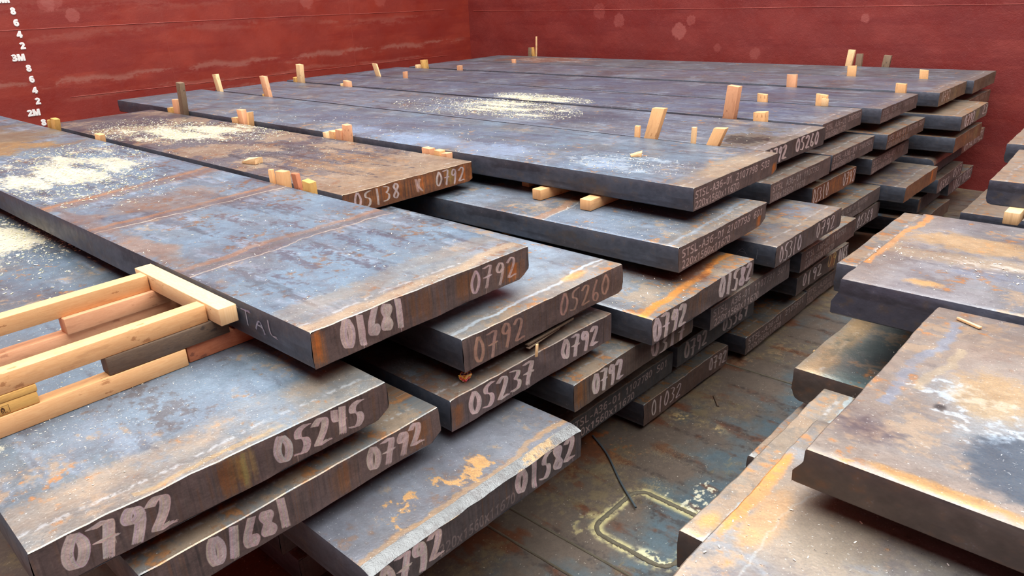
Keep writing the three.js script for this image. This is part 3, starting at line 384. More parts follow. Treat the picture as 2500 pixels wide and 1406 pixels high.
// seventh pile
slab('7a', [-20.428, 2.15, 6.833, 0.0101, 1.543, 0.205], 'violet-grey top slab, second from the back wall, with a rust-streaked end', { front: 2.6, px: [600, 320], rest: [1024, 192], base: '#6c5a46', endRust: [[0.3, 0.1, BR, 0.9], [0.6, 0.2, YE, 0.5]], text: [b('0792', 0.1, 0.4, 0.1, 0.8, 0.3)], top: { base: [106, 108, 120], dark: 0.3, plum: 0.7, tan: -0.4, orange: 0.05, rust: -0.9, chips: 0.005, endTan: 0.9 } });
slab('7b', [-20.091, 1.84, 6.862, 0.0041, 1.574, 0.208], 'slab painted 0792 with yellow-brown rust stripes, jutting out under the rust-streaked end', { front: 1.4, px: [400, 400], base: '#6a6056', endRust: [[0.6, 0.1, YE, 0.9], [0.3, 0.1, BR, 0.6]], text: [b('0792', 0.14, 0.5, 0.1, 0.95, 0.75), b('23', 0.82, 0.98, 0.1, 0.8, 0.6)], top: { base: COL.tan, dark: 0.1, tan: 0.5, orange: 0.6, chips: 0 } });
slab('7c', [-20.123, 1.53, 6.871, 0, 1.56, 0.215], 'slab with a rust-orange end, third layer down below the jutting slab painted 0792', { kind: 'b', base: '#704c34', endRust: [[0.4, 0.4, OR, 0.7], [0.8, 0.1, YE, 0.5]] });
slab('7d', [-20.326, 1.21, 6.943, 0, 1.56, 0.22], 'blue-black slab with a rounded end corner, above the slab with the orange stripe', { kind: 'c', base: '#2c2b2e', roundTop: 0.09 });
slab('7e', [-20.243, 0.9, 6.867, 0.0183, 1.468, 0.212], 'slab painted 0792 in thin letters, low in the seventh pile by the red wall', { kind: 'c', text: [b('0792', 0.1, 0.46, 0.3, 1.0, 0.8, undefined, 0.13), b('0517', 0.62, 0.96, 0.1, 0.8, 0.5)] });
// eighth pile, against the back wall
slab('8a', [-20.348, 2.15, 5.27, 0.006, 1.5, 0.206], 'top slab right against the back wall, its brown end farthest to the right', { front: 3, px: [600, 300], rest: [1024, 192], base: '#6a5a48', endRust: [[0.4, 0.3, BR, 0.7]], top: { base: [104, 108, 114], dark: 0.5, tan: -0.4, orange: 0.05, rust: -0.9, chips: 0.005, endTan: 0.6, marks: [blob(9.5, 0.8, 1.2, 0.6, [150, 104, 84], 0.7), streaks(9.2, 0.8, 1.2, 0.6, COL.white, 0.5)] } });
slab('8b', [-20.383, 1.84, 5.27, 0, 1.5, 0.203], 'brown slab under the top slab right against the back wall', { kind: 'b', base: '#6a5140', endRust: [[0.6, 0.4, BR, 0.7]], text: [s1('STSL A36-01', 0.4, 0.3, 0.9)] });
slab('8c', [-20.34, 1.21, 5.36, 0, 1.5, 0.215], 'pinkish-brown slab end halfway down the farthest pile, paint rubbed over it', { kind: 'b', base: '#75584c', text: [b('0792', 0.1, 0.5, 0.1, 0.9, 0.35), b('05022', 0.55, 0.95, 0.1, 0.9, 0.35)] });
slab('8e', [-20.347, 0.6, 5.677, 0, 1.5, 0.228], 'slab painted 1062 and 05022, low in the farthest pile by the red wall', { kind: 'b', text: [b('1062', 0.15, 0.5, 0.1, 0.9, 0.75, undefined, 0.14), b('05022', 0.58, 0.96, 0.1, 0.9, 0.7, undefined, 0.14)] });
slab('8f', [-20.331, 0.3, 7.117, 0, 1.56, 0.22], 'red-brown slab on the floor at the far end of the aisle', { kind: 'b', base: '#5e4434' });

// right-hand piles across the aisle
slab('R1', [-18.388, 2.17, 16.606, -0.0044, 1.655, 0.165], 'top slab at right with a dark wet stain and blue-white scale, overhanging lower slabs', { front: 2.6, px: [1024, 800], fine: true, notch: true, side: 'black', base: '#3e342f',
  top: { bump: 0.002, base: [140, 128, 118], dark: 0.3, grey: 0.4, pale: 0.1, plum: 0.6, tan: 0.1, rust: -0.3, orange: 0, chips: 0.008, ridge: 0, endTan: 0.3, marks: [blob(0.6, 0.85, 0.35, 0.5, [146, 158, 166], 0.6, 0.5, 0.5, 0.4), streaks(0.6, 0.85, 0.4, 0.5, [180, 196, 206], 0.8, 0.3), blob(0.55, 1.2, 0.45, 0.3, [150, 126, 106], 0.5), blob(0.64, 0.33, 0.2, 0.22, [70, 80, 92], 0.85, 0.4, 0.2, 0.05), blob(0.32, 0.6, 0.025, 0.035, [64, 60, 60], 0.85, 0.5), blob(0.15, 0.27, 0.13, 0.1, [88, 76, 80], 0.8, 0.5, 0.4, 0.4), blob(0.47, 0.05, 0.26, 0.03, [186, 138, 80], 0.7, 0.4), blob(0.45, 0.8, 0.12, 0.2, [196, 158, 104], 0.5), band(0.14, 0.035, [128, 134, 146], 0.8, -0.0, 0.5, 1.5), band(0.22, 0.03, [166, 150, 124], 0.8, 0, 0.7, 1.2)] } });
slab('R0', [-18.806, 1.6, 16.682, -0.0043, 1.564, 0.208], 'tan slab at right by the aisle, a pale strip left of the bright orange streak', { front: 1.4, px: [800, 800], fine: true, base: '#42352d', side: 'black', top: { bump: 0.002, base: [142, 134, 120], dark: 0.05, plum: 0.2, tan: 0.3, orange: 0, rust: -0.9, chips: 0.01, endTan: 0.6, marks: [blob(0.06, 0.14, 0.05, 0.1, [200, 154, 92], 0.8), blob(0.13, 0.62, 0.035, 0.14, [196, 154, 100], 0.8), band(0.135, 0.02, [166, 176, 176], 0.8)] } });
slab('R0b', [-18.535, 1.9, 17.56, 0.006, 1.62, 0.22], 'grey slab in the bottom right corner with a bright orange rust streak', { front: 2.6, px: [1024, 700], fine: true, side: 'black', top: { bump: 0.002, base: [136, 130, 122], dark: 0.1, grey: 0.4, plum: 0.5, tan: 0.05, rust: -0.9, orange: 0, chips: 0.012, endTan: 0.3, ridge: 0, marks: [blob(0.02, 0.98, 0.035, 0.34, [222, 142, 68], 0.9, 0.4, 0.4, 0.15), blob(0.12, 0.8, 0.05, 0.2, [204, 150, 90], 0.7), blob(0.3, 0.95, 0.3, 0.35, [158, 136, 112], 0.5), blob(0.2, 0.35, 0.28, 0.22, [112, 108, 110], 0.8), blob(0.12, 0.22, 0.05, 0.04, [214, 148, 72], 0.8), band(0.17, 0.008, [168, 176, 176], 0.35, 0.0), blob(0.9, 1.15, 0.6, 0.12, [158, 156, 160], 0.7)] } });
slab('R0c', [-19.06, 1.22, 15.47, -0.0037, 1.56, 0.22], 'tan slab showing as a narrow strip beside the aisle under the tan slab', { kind: 'b', side: 'black' });
slab('R2', [-18.951, 2.12, 14.724, 0.0017, 1.635, 0.235], 'grey top slab with an orange stripe and white chips, chalk scrawl on its side', { front: 3, px: [1024, 640], fine: true, notch: true, side: 'navy', base: '#6b4428', endRust: [[0.5, 0.5, OR, 0.8]],
  top: { base: [138, 136, 138], dark: 0.25, grey: 0.6, pale: 0.2, tan: 0.1, orange: 0.2, rust: -0.1, chips: 0.025, ridge: 0, plum: 0.4, endTan: 0.5, marks: [band(0.06, 0.035, [216, 146, 86], 0.9, 0, 0.35, 1.7), blob(0.5, 1.05, 0.4, 0.16, [182, 146, 100], 0.7), blob(0.6, 0.75, 0.5, 0.12, [178, 150, 112], 0.5), blob(1.2, 0.5, 0.5, 0.2, [112, 122, 142], 0.6), streaks(0.9, 0.62, 1.0, 0.16, COL.white, 0.35, 0.2), blob(0.45, 0.2, 0.08, 0.05, [198, 152, 96], 0.8)] } });
slab('R2b', [-19.256, 1.86, 13.771, 0.0126, 1.555, 0.22], 'pale tan slab edge sticking out behind the orange-striped top slab', { kind: 'b', side: 'slate' });
slab('R3', [-19.097, 1.5, 14.806, -0.015, 1.56, 0.23], 'greenish slab with a rounded lower corner beneath the orange-striped top slab', { front: 1.6, px: [560, 560], roundBottom: 0.075, side: 'black', top: { base: [100, 116, 114], dark: 0.25, pale: 0, plum: 0, tan: 0.1, rust: -0.2, orange: 0, chips: 0.008, endTan: 1, marks: [band(0.1, 0.1, [172, 142, 104], 0.9), blob(0.5, 0.5, 0.3, 0.3, [80, 96, 96], 0.5)] } });
slab('R4', [-18.872, 1.98, 11.161, 0.0303, 1.56, 0.23], 'beige slab at the right edge with a rounded lower corner, farther down the aisle', { kind: 'd', roundBottom: 0.05, side: 'navy' });
slab('R4b', [-19.09, 1.98, 9.33, 0.0303, 1.5, 0.22], 'beige slab highest at the right edge, nearest the back wall', { kind: 'd', roundBottom: 0.05, side: 'slate' });
slab('R5', [-19.783, 0.6, 7.345, 0.012, 1.56, 0.3], 'pale slab low on the floor at right, under the beige slab with a rounded corner', { kind: 'd', side: 'navy' });
// slabs buried inside the piles: nothing of them shows from the aisle
for (const [i, [id, x, y, z]] of [['h', -21.4, 0.93, 15.3], ['h', -21.3, 0.67, 17.3], ['h', -21.3, 0.34, 17.2], ['h', -21.4, 0.95, 13.4], ['h', -21.35, 0.91, 11.8], ['h', -21.3, 0.61, 9.5], ['h', -21.3, 0.3, 8.9], ['h', -21.1, 0.3, 5.4], ['h', -21.1, 0.9, 5.3], ['R', -18.2, 1.22, 17.4], ['R', -18.3, 0.9, 15.4], ['R', -18.3, 0.6, 15.3], ['R', -18.2, 0.3, 15.3], ['R', -18.3, 0.9, 17.2], ['R', -18.3, 0.6, 17.2], ['R', -18.3, 0.3, 17.2], ['R', -18.2, 1.62, 11.1], ['R', -18.2, 1.3, 11.1], ['R', -18.2, 0.98, 11.1], ['R', -18.2, 0.66, 11.1], ['R', -18.2, 0.34, 11.1], ['R', -18.5, 1.64, 9.3], ['R', -18.5, 1.3, 9.3], ['R', -18.5, 0.96, 9.3], ['R', -18.5, 0.64, 9.4], ['R', -18.5, 0.32, 9.4], ['R', -18.2, 1.54, 13.1], ['R', -18.2, 1.2, 13.7], ['R', -18.2, 0.9, 13.7], ['R', -18.2, 0.6, 13.6], ['R', -18.2, 0.3, 13.6]].entries())
  slab(id + i, [x, y, z, 0, 1.5, 0.22], 'steel slab buried low inside the piles, wholly hidden under the slabs above', { end: 'shared', kind: 'c', group: 'slabs buried under the piles' });

// the painted ends become two materials
const endMats = sheets.map(({ cv, g }) => {
  const im = g.getImageData(0, 0, 2048, 2048), d = im.data;
  for (let y = 0; y < 2048; y++) for (let x = 0; x < 2048; x++) { const k = (y * 2048 + x) * 4, n = 0.72 + 0.36 * (0.5 * C(x / 700, y / 420) + 0.5 * D(x / 500, y / 500)) + 0.2 * (A(x / 900, y / 260) - 0.5), e = d[k] > 130 ? sst(0.68, 0.84, D(x / 420 + 0.2, y / 240) * 0.5 + C(x / 500, y / 200) * 0.5) * 0.6 : 0; for (let c = 0; c < 3; c++) d[k + c] = clamp((d[k + c] + ([76, 62, 58][c] - d[k + c]) * e) * n * (d[k] > 130 ? 1 : 1.06), 0, 255); }
  g.putImageData(im, 0, 0); const t = new THREE.CanvasTexture(cv); t.colorSpace = THREE.SRGBColorSpace;
  const m = new THREE.MeshStandardMaterial({ map: t, roughness: 0.95 }); return relief(m, 0.5, 0.004);
});
for (const s of SLABS) s.cut.material = endMats[s.sheet];

// ------------------------------------------------------------ timber
function woodMap(base, grain, knots, s) {
  return rep(dataTexture(512, 256, (u, v, c) => { const n = A(u * 0.5 + s, v * 2 + s), w = (n - 0.5) * 0.5, q = 0.5 + 0.5 * Math.sin((v * 1.0 + w * 0.6 + B(u * 0.3 + s, v) * 0.5) * 60), f = C(u * 0.35, v * 2); c[0] = base[0]; c[1] = base[1]; c[2] = base[2]; mix(c, grain, q * 0.3 + f * 0.3); mix(c, knots, sst(0.84, 0.92, B(u * 1.3 + s, v * 1.3)) * 0.6); mix(c, [base[0] * 0.8, base[1] * 0.74, base[2] * 0.7], sst(0.55, 0.8, A(u * 0.5 + 0.4, v * 1.2 + s)) * 0.35); }));
}
const wood = (base, grain, knots, s) => { const map = woodMap(base, grain, knots, s); map.repeat.set(1 / 0.6, 1 / 0.3); return relief(new THREE.MeshStandardMaterial({ map, roughness: 1.2 }), 0.4, 0.0015); };
const W = { pine: wood([222, 174, 120], [206, 148, 92], [150, 96, 54], 0.1), pale: wood([228, 192, 142], [212, 164, 110], [164, 112, 70], 0.5), pink: wood([218, 162, 120], [202, 140, 98], [160, 104, 72], 0.8), yellow: wood([210, 166, 92], [188, 136, 66], [136, 88, 40], 0.3), old: wood([104, 84, 64], [70, 56, 46], [44, 36, 32], 0.7), grey: wood([134, 110, 84], [98, 80, 62], [60, 48, 40], 0.9), brownred: wood([180, 112, 74], [150, 84, 54], [96, 54, 36], 0.6) };
// a sawn piece: w along x, h up, d along z, standing on its origin; top may be smaller, shifted (lean) and cut askew
function sawn(w, h, d, { lean = [0, 0], taper = 1, skew = 0, r = 0.004, rough = 0.002 } = {}) {
  const g = new RoundedBoxGeometry(w, h, d, 2, Math.min(r, w * 0.2, h * 0.2, d * 0.2)); const p = g.attributes.position, n = g.attributes.normal, t = g.attributes.uv, o = rnd() * 9;
  for (let i = 0; i < p.count; i++) {
    let x = p.getX(i), y = p.getY(i) + h / 2, z = p.getZ(i); const nx = Math.abs(n.getX(i)), ny = Math.abs(n.getY(i)), nz = Math.abs(n.getZ(i));
    const long = Math.max(w, h, d); const a = long === w ? [x, nz > ny ? y : z] : long === h ? [y, nx > nz ? z : x] : [z, nx > ny ? y : x]; t.setXY(i, a[0] + o, a[1] + o);
    const k = y / h, s = 1 + (taper - 1) * k; x *= s; y += skew * x * k; const q = C(x * 2 + o, z * 2 + y) - 0.5;
    p.setXYZ(i, x + lean[0] * k + q * rough, y + (k > 0.5 ? q * rough * 2 : 0), z * (1 + (taper - 1) * k * 0.4) + lean[1] * k + q * rough);
  }
  return toCreasedNormals(g, 0.7);
}
function timber(name, label, category, mat, w, h, d, at, o = {}, group) { seed = Math.round((at[0] * 131 + at[2] * 57 + at[1] * 977) * 100); const m = new THREE.Mesh(sawn(w, h, d, o), mat); m.name = name; m.castShadow = m.receiveShadow = true; m.position.set(...at); m.rotation.y = o.turn ?? 0; return tag(m, label, category, group); }

// the frame of beams on the slab at lower left
timber('timber_beam', 'pale timber cross-bar closing the frame, lying along the blue-grey slab', 'timber', W.pale, 1.1, 0.1, 0.105, [-21.81, 2.135, 17.352], { rough: 0.003, turn: 0.004 });
timber('timber_beam', 'pine beam of the frame nearest the aisle, butting against the cross-bar', 'timber', W.pine, 0.096, 0.1, 2.2, [-21.42, 2.133, 18.512], { rough: 0.004, turn: 0.02 });
timber('timber_beam', 'pine beam of the frame farther from the aisle, butting against the cross-bar', 'timber', W.pine, 0.096, 0.1, 2.2, [-22.19, 2.133, 18.512], { rough: 0.004, turn: 0.015 });
timber('timber_beam', 'pine plank lying lowest at the front of the frame, directly on the slab', 'timber', W.pine, 0.09, 0.1, 2.1, [-21.405, 1.932, 18.625], { rough: 0.004, turn: 0.012 });
timber('timber_beam', 'reddish plank running on under the blue-grey slab, in line with the front plank', 'timber', W.brownred, 0.08, 0.1, 1.5, [-21.435, 1.932, 16.81], { rough: 0.003 });
timber('timber_beam', 'stained plank lying on the slab under the farther beam of the frame', 'timber', W.pink, 0.09, 0.1, 2.9, [-22.19, 1.932, 18.2], { rough: 0.004 });
timber('timber_block', 'dark weathered block propping the near beam on the front plank', 'wood block', W.old, 0.09, 0.098, 0.66, [-21.42, 2.034, 17.64], { rough: 0.003 });
timber('timber_block', 'pinkish block propping the farther beam behind the cross-bar', 'wood block', W.pink, 0.1, 0.098, 0.62, [-22.17, 2.034, 17.62], { rough: 0.003, turn: 0.03 });
{
  const blk = timber('timber_block', 'split block with a burnt-in stamp at the left edge, under the near beam', 'wood block', W.yellow, 0.09, 0.06, 0.5, [-21.415, 2.034, 18.545], { rough: 0.006 });
  timber('timber_block', 'thin board between the stamped block and the near beam at the left edge', 'wood block', W.yellow, 0.09, 0.038, 0.5, [-21.415, 2.095, 18.54], { rough: 0.003 });
  const cv = document.createElement('canvas'); cv.width = 128; cv.height = 96; const g = cv.getContext('2d'); g.strokeStyle = '#4a2c14'; g.fillStyle = '#4a2c14'; g.lineWidth = 3; g.strokeRect(6, 6, 100, 84); g.fillRect(46, 50, 5, 32);
  g.beginPath(); g.moveTo(49, 14); g.lineTo(66, 34); g.lineTo(66, 66); g.lineTo(56, 66); g.lineTo(56, 40); g.lineTo(42, 40); g.lineTo(42, 66); g.lineTo(32, 66); g.lineTo(32, 34); g.closePath(); g.fill(); for (const [x, y] of [[34, 72], [60, 72], [74, 74]]) g.fillRect(x, y, 8, 9);
  const t = new THREE.CanvasTexture(cv); t.colorSpace = THREE.SRGBColorSpace; const stamp = mesh('burnt_stamp', new THREE.PlaneGeometry(0.06, 0.045), new THREE.MeshStandardMaterial({ map: t, alphaTest: 0.4, roughness: 1 }), blk); stamp.rotation.y = Math.PI / 2; stamp.position.set(0.0485, 0.028, -0.105); stamp.userData.label = 'burnt-in stamp of an arrow in a frame';
}
// chocks and wedges driven into the seams between slabs
const G2 = 'seam beside the short rusty slab';
const CH = [
  ['thin leaning wedge end, the smaller of the leftmost pair below the white 8', 'yellow', -29.66, 2.2, 15.66, -29.57, 2.353, 0.06], ['square-topped chock, the larger of the leftmost pair below the white 8', 'yellow', -29.44, 2.2, 15.63, -29.34, 2.387, 0.17],
  ['low chock alone in the seam left of the sawdust on the rusty slab', 'pine', -27.82, 2.2, 15.6, -27.78, 2.311, 0.16],
  ['low yellow chock at the foot of the tall dark stake', 'yellow', -30.05, 2.12, 13.8, -30.03, 2.231, 0.15], ['pinkish chock leaning between the low yellow one and the tall dark stake', 'pink', -29.80, 2.12, 13.79, -29.79, 2.375, 0.16], ['tall dark weathered stake, leaning, at the far end of the rusty slab', 'grey', -29.60, 2.12, 13.79, -29.54, 2.649, 0.13],
  ['low chock with a flat top, left of three by the sawdust on the rusty slab', 'pine', -27.91, 2.1, 13.79, -27.91, 2.230, 0.17], ['taller pinkish chock, middle of three by the sawdust on the rusty slab', 'pink', -27.69, 2.1, 13.79, -27.73, 2.352, 0.13], ['thin splintered wedge, right of three by the sawdust on the rusty slab', 'pine', -27.56, 2.1, 13.78, -27.51, 2.335, 0.05],
  ['pale leaning stake with red print, left of the two leaning stakes by the left wall', 'pale', -31.70, 2.14, 12.12, -31.79, 2.511, 0.14], ['pinkish split stake leaning left, second from the left wall', 'pink', -29.93, 2.14, 12.13, -30.02, 2.542, 0.16], ['tiny wedge at the foot of the pinkish split stake', 'yellow', -30.07, 2.14, 12.14, -30.09, 2.234, 0.05],
  ['upright pale stake, third from the left along the red wall', 'pale', -31.87, 2.1, 10.46, -31.84, 2.513, 0.14], ['short yellow stub at the foot of the upright pale stake', 'yellow', -32.03, 2.1, 10.46, -32.04, 2.243, 0.09],
  ['small leaning piece, lowest of the stepped group at the middle of the rusty slab', 'pale', -25.62, 2.1, 13.81, -25.65, 2.220, 0.07], ['stepped chock, second in height of the group at the middle of the rusty slab', 'pine', -25.49, 2.1, 13.79, -25.50, 2.244, 0.1], ['wide flat-topped chock, third of the stepped group at the middle of the rusty slab', 'pink', -25.36, 2.1, 13.79, -25.35, 2.277, 0.12], ['tallest chock at the back of the stepped group at the middle of the rusty slab', 'pink', -25.22, 2.1, 13.78, -25.21, 2.346, 0.09],
  ['short pinkish chock with a splinter, left of the far sawdust', 'pink', -30.19, 2.1, 10.22, -30.20, 2.249, 0.15], ['thin splinter beside the short pinkish chock', 'pale', -30.33, 2.1, 10.22, -30.36, 2.193, 0.04],
  ['pale stake leaning left in a far seam near the wall corner', 'pale', -31.01, 2.1, 8.75, -31.14, 2.411, 0.15], ['short upright chock right of the far leaning stake', 'pink', -30.16, 2.1, 8.75, -30.15, 2.280, 0.13],
  ['small leaning stake nearest the corner of the walls', 'yellow', -31.40, 2.1, 6.93, -31.44, 2.331, 0.12], ['pale chip at the foot of the stake nearest the wall corner', 'pale', -31.65, 2.1, 6.93, -31.67, 2.217, 0.06],
  ['left of three stepped chocks at the front of the rusty slab, far side', 'pink', -23.74, 2.08, 13.73, -23.74, 2.215, 0.13], ['middle of three stepped chocks at the front of the rusty slab, far side', 'pine', -23.57, 2.08, 13.72, -23.56, 2.208, 0.09], ['right and lowest of three stepped chocks at the front of the rusty slab', 'pink', -23.45, 2.08, 13.72, -23.45, 2.191, 0.09],
  ['narrow chock left in the four on the near seam of the rusty slab', 'pine', -23.67, 2.12, 15.62, -23.68, 2.362, 0.055], ['wide chock, second of the four on the near seam of the rusty slab', 'pine', -23.53, 2.12, 15.62, -23.52, 2.365, 0.14], ['leaning grey-brown chock, third of the four on the near seam of the rusty slab', 'brownred', -23.23, 2.12, 15.6, -23.28, 2.375, 0.075], ['orange-brown chock, right of the four on the near seam of the rusty slab', 'yellow', -23.11, 2.12, 15.61, -23.11, 2.327, 0.12],
  ['tiny chock on the far seam, right of the wall corner', 'pink', -30.21, 2.1, 6.94, -30.20, 2.244, 0.12], ['tiny chock on the last seam before the back wall, left part', 'pink', -30.07, 2.1, 5.45, -30.08, 2.236, 0.1],
  ['squat block in the bundle against the back wall', 'grey', -30.95, 2.1, 3.78, -30.92, 2.356, 0.12], ['thin tall lath in the bundle against the back wall', 'pale', -30.72, 2.1, 3.82, -30.70, 2.639, 0.035], ['short split piece in the bundle against the back wall', 'yellow', -30.78, 2.1, 3.83, -30.84, 2.367, 0.09],
  ['tall chock leaning right, left of the pair against the back wall at right', 'pale', -22.84, 2.1, 3.78, -22.80, 2.447, 0.12], ['chock behind the leaning one, right of the pair against the back wall', 'grey', -22.64, 2.1, 3.78, -22.64, 2.376, 0.11], ['rough chock one seam in front of the pair against the back wall', 'pine', -22.21, 2.1, 5.2, -22.22, 2.321, 0.15],
  ['lone chock leaning right against the back wall, rightmost at the wall', 'grey', -22.17, 2.1, 3.78, -22.14, 2.361, 0.13], ['two-step chock near the brown end of the last top slab', 'pine', -21.06, 2.1, 5.2, -21.08, 2.290, 0.13], ['grooved chock at the rust-streaked top slab, near its front', 'pine', -20.90, 2.1, 6.9, -20.91, 2.276, 0.14],
  ['barrel-shaped chock on the far seam, left of the grooved chock', 'pink', -22.53, 2.1, 6.9, -22.54, 2.344, 0.15], ['square chock with a smaller piece in front, on the third seam from the back', 'pine', -21.41, 2.1, 8.76, -21.42, 2.297, 0.15], ['double chock to the left of the square chock, third seam from the back', 'pine', -22.25, 2.1, 8.76, -22.26, 2.255, 0.14],
  ['short thick chock with a rounded top behind the scabby corner', 'pine', -21.59, 2.1, 10.1, -21.60, 2.254, 0.15], ['tall stained stake leaning right behind the scabby slab', 'pink', -22.03, 2.1, 10.12, -21.98, 2.549, 0.15],
  ['long wedge leaning right, biggest on the middle slab', 'pine', -22.07, 2.1, 11.87, -21.93, 2.530, 0.14], ['small piece at the foot of the biggest leaning wedge', 'pine', -22.18, 2.1, 11.85, -22.17, 2.321, 0.06], ['wedge leaning right in the crossed pair by the scabby corner', 'pine', -21.34, 2.1, 11.9, -21.20, 2.379, 0.13], ['thin wedge leaning left in the crossed pair by the scabby corner', 'pale', -21.48, 2.1, 11.85, -21.47, 2.365, 0.05],
];
const edgeAt = (s, X, far) => s.z - Math.sin(s.yaw) * (X - s.x) - (far ? s.W : 0);
for (const [label, kind, x, y, z0, tx, ty, w] of CH) {
  const tops = SLABS.filter((s) => s.y > 2.05 && s.dir > 0 && x < s.x && x > s.x - s.L), F = tops.map((s) => edgeAt(s, x, true)).sort((a, b) => Math.abs(a - z0) - Math.abs(b - z0))[0], N = tops.map((s) => edgeAt(s, x)).filter((n) => n < F).sort((a, b) => b - a)[0] ?? F;
  const gap = F - N, seam = z0 > 4.2 && gap > 0.03 && Math.abs(z0 - F) < 0.4, deep = Math.min(0.07, Math.max(0.035, w * 0.6)), d = seam ? (gap < 0.16 ? gap - 0.02 : deep) : deep, z = seam ? (gap < 0.16 ? F - gap / 2 : F - d / 2 - 0.009) : z0 < 4.2 ? F - d / 2 - 0.009 : z0;
  timber('wood_wedge', label, 'wood wedge', W[kind], w, ty - y + 0.12, d, [x, y - 0.12, z], { lean: [(tx - x) * 1.2, 0], taper: label.includes('long wedge') ? 1.1 : 1, skew: (Math.abs(x * 37) % 1 - 0.5) * 0.25, rough: 0.006 });
}
timber('wood_wedge', 'smaller piece standing in front of the square chock on the third seam', 'wood wedge', W.pale, 0.09, 0.1, 0.03, [-21.35, 2.152, 8.72], { rough: 0.006 });
// bearers that stick out
timber('timber_block', 'square block end showing left below the slab stencilled S03', 'wood block', W.pine, 0.11, 0.1, 1.6, [-22.1, 1.885, 12.95], { rough: 0.005, turn: -0.05 });
timber('timber_block', 'longer block end showing right below the slab stencilled S03', 'wood block', W.pine, 0.12, 0.1, 1.7, [-21.56, 1.885, 12.93], { rough: 0.005, turn: 0.04 });
timber('timber_block', 'block with a bright sawn top just past the far edge of the ridged slab', 'wood block', W.pale, 0.24, 0.1, 0.09, [-21.98, 1.932, 15.32], { rough: 0.004, turn: 0.2 });
timber('timber_block', 'flat bright block near the front corner of the ridged slab', 'wood block', W.pale, 0.2, 0.075, 0.07, [-21.45, 1.932, 15.28], { rough: 0.004, turn: 0.15 });
timber('timber_block', 'pale block end under the beige slab at the right edge', 'wood block', W.pale, 0.12, 0.11, 0.3, [-18.62, 1.642, 11.2], { rough: 0.004 });
// loose chips and splinters big enough to pick out
timber('wood_chip', 'torn chip of wood lying alone on the rusty slab', 'wood chip', W.pale, 0.19, 0.05, 0.12, [-25.02, 2.162, 15.1], { skew: 0.15, rough: 0.03, turn: 0.3 });
timber('wood_chip', 'small white chip lying on the slab stencilled S03', 'wood chip', W.pale, 0.11, 0.04, 0.07, [-21.6, 2.202, 12.85], { skew: 0.2, rough: 0.02, turn: 0.6 });
timber('wood_chip', 'white sliver by the dark block inside the timber frame', 'wood chip', W.pale, 0.06, 0.03, 0.09, [-21.76, 1.932, 17.68], { rough: 0.02, turn: 0.5 });
timber('wood_chip', 'pale sliver at the far corner of the stained right-hand slab', 'wood chip', W.pale, 0.13, 0.012, 0.02, [-18.17, 2.172, 15.1], { rough: 0.01, turn: -0.5 });
timber('wood_chip', 'white crumb on the floor near the slab stencilled 2107', 'wood chip', W.pale, 0.05, 0.025, 0.03, [-20.08, 0.002, 11.6], { rough: 0.02 });
// bark and splinters caught under the tan-painted slab
for (const [i, [x, z, l, a, yy]] of [[-20.415, 15.62, 0.5, 0.05, 1.675], [-20.405, 15.7, 0.36, 0.12, 1.66], [-20.45, 15.44, 0.45, -0.04, 1.69]].entries()) timber('bark_splinter', ['longest strip of bark hanging under the tan-painted slab', 'short strip of bark below the longest one under the tan-painted slab', 'strip of bark tucked up tight under the tan-painted slab'][i], 'bark', W.old, 0.03, 0.012, l, [x, yy, z], { rough: 0.02, turn: a });
timber('wood_chip', 'white strip hanging by the bark under the tan-painted slab', 'wood chip', W.pale, 0.01, 0.085, 0.02, [-20.33, 1.615, 15.86], { lean: [0, -0.01], rough: 0.004 });

// chalk and paint lettering on the long sides
function sideLetters(id, d0, d1, y0, y1, draw, label) {
  const s = SLABS.find((q) => q.id === id), cv = document.createElement('canvas'); cv.width = 256; cv.height = 64; const g = cv.getContext('2d'); draw(g);
  const t = new THREE.CanvasTexture(cv); t.colorSpace = THREE.SRGBColorSpace;
  const m = mesh('painted_letters', new THREE.PlaneGeometry(d1 - d0, y0 - y1), new THREE.MeshStandardMaterial({ map: t, transparent: true, roughness: 1 }), s.m);
  m.position.set(-s.dir * (d0 + d1) / 2, (y0 + y1) / 2, 0.0085); m.userData.label = label;
}
const hand = (g, text, col, al, th) => { seed = 77; brush(g, text, 8, 8, 240, 46, col, al, th); };
STROKE.S = [[[0.9, 0.1], [0.4, 0], [0.15, 0.25], [0.8, 0.65], [0.6, 1], [0.1, 0.9]]]; STROKE.T = [[[0.05, 0.08], [0.95, 0.02]], [[0.5, 0.05], [0.5, 0.5], [0.5, 1]]]; STROKE.A = [[[0.1, 1], [0.5, 0.02], [0.9, 1]], [[0.25, 0.65], [0.75, 0.62]]]; STROKE.L = [[[0.2, 0], [0.2, 1], [0.9, 0.97]]];
sideLetters('2a', 0.28, 0.84, -0.02, -0.15, (g) => hand(g, 'STAL', [150, 146, 158], 0.95, 0.14), 'grey letters STAL brushed on the side');
sideLetters('R2', 0.5, 0.8, -0.06, -0.2, (g) => { seed = 5; STROKE.Z = [[[0.9, 0.1], [0.3, 0.05], [0.15, 0.4], [0.75, 0.75], [0.95, 0.95]]]; brush(g, 'Z', 60, 6, 110, 52, [110, 106, 124], 0.9, 0.15); }, 'chalk squiggle on the side');
sideLetters('4c', 0.08, 0.4, -0.03, -0.16, (g) => hand(g, 'A1', [118, 118, 130], 0.4, 0.1), 'faint chalk letters on the side');
sideLetters('2e', 0.15, 0.5, -0.03, -0.17, (g) => hand(g, '0', [110, 110, 108], 0.4, 0.12), 'faint painted figure on the side');

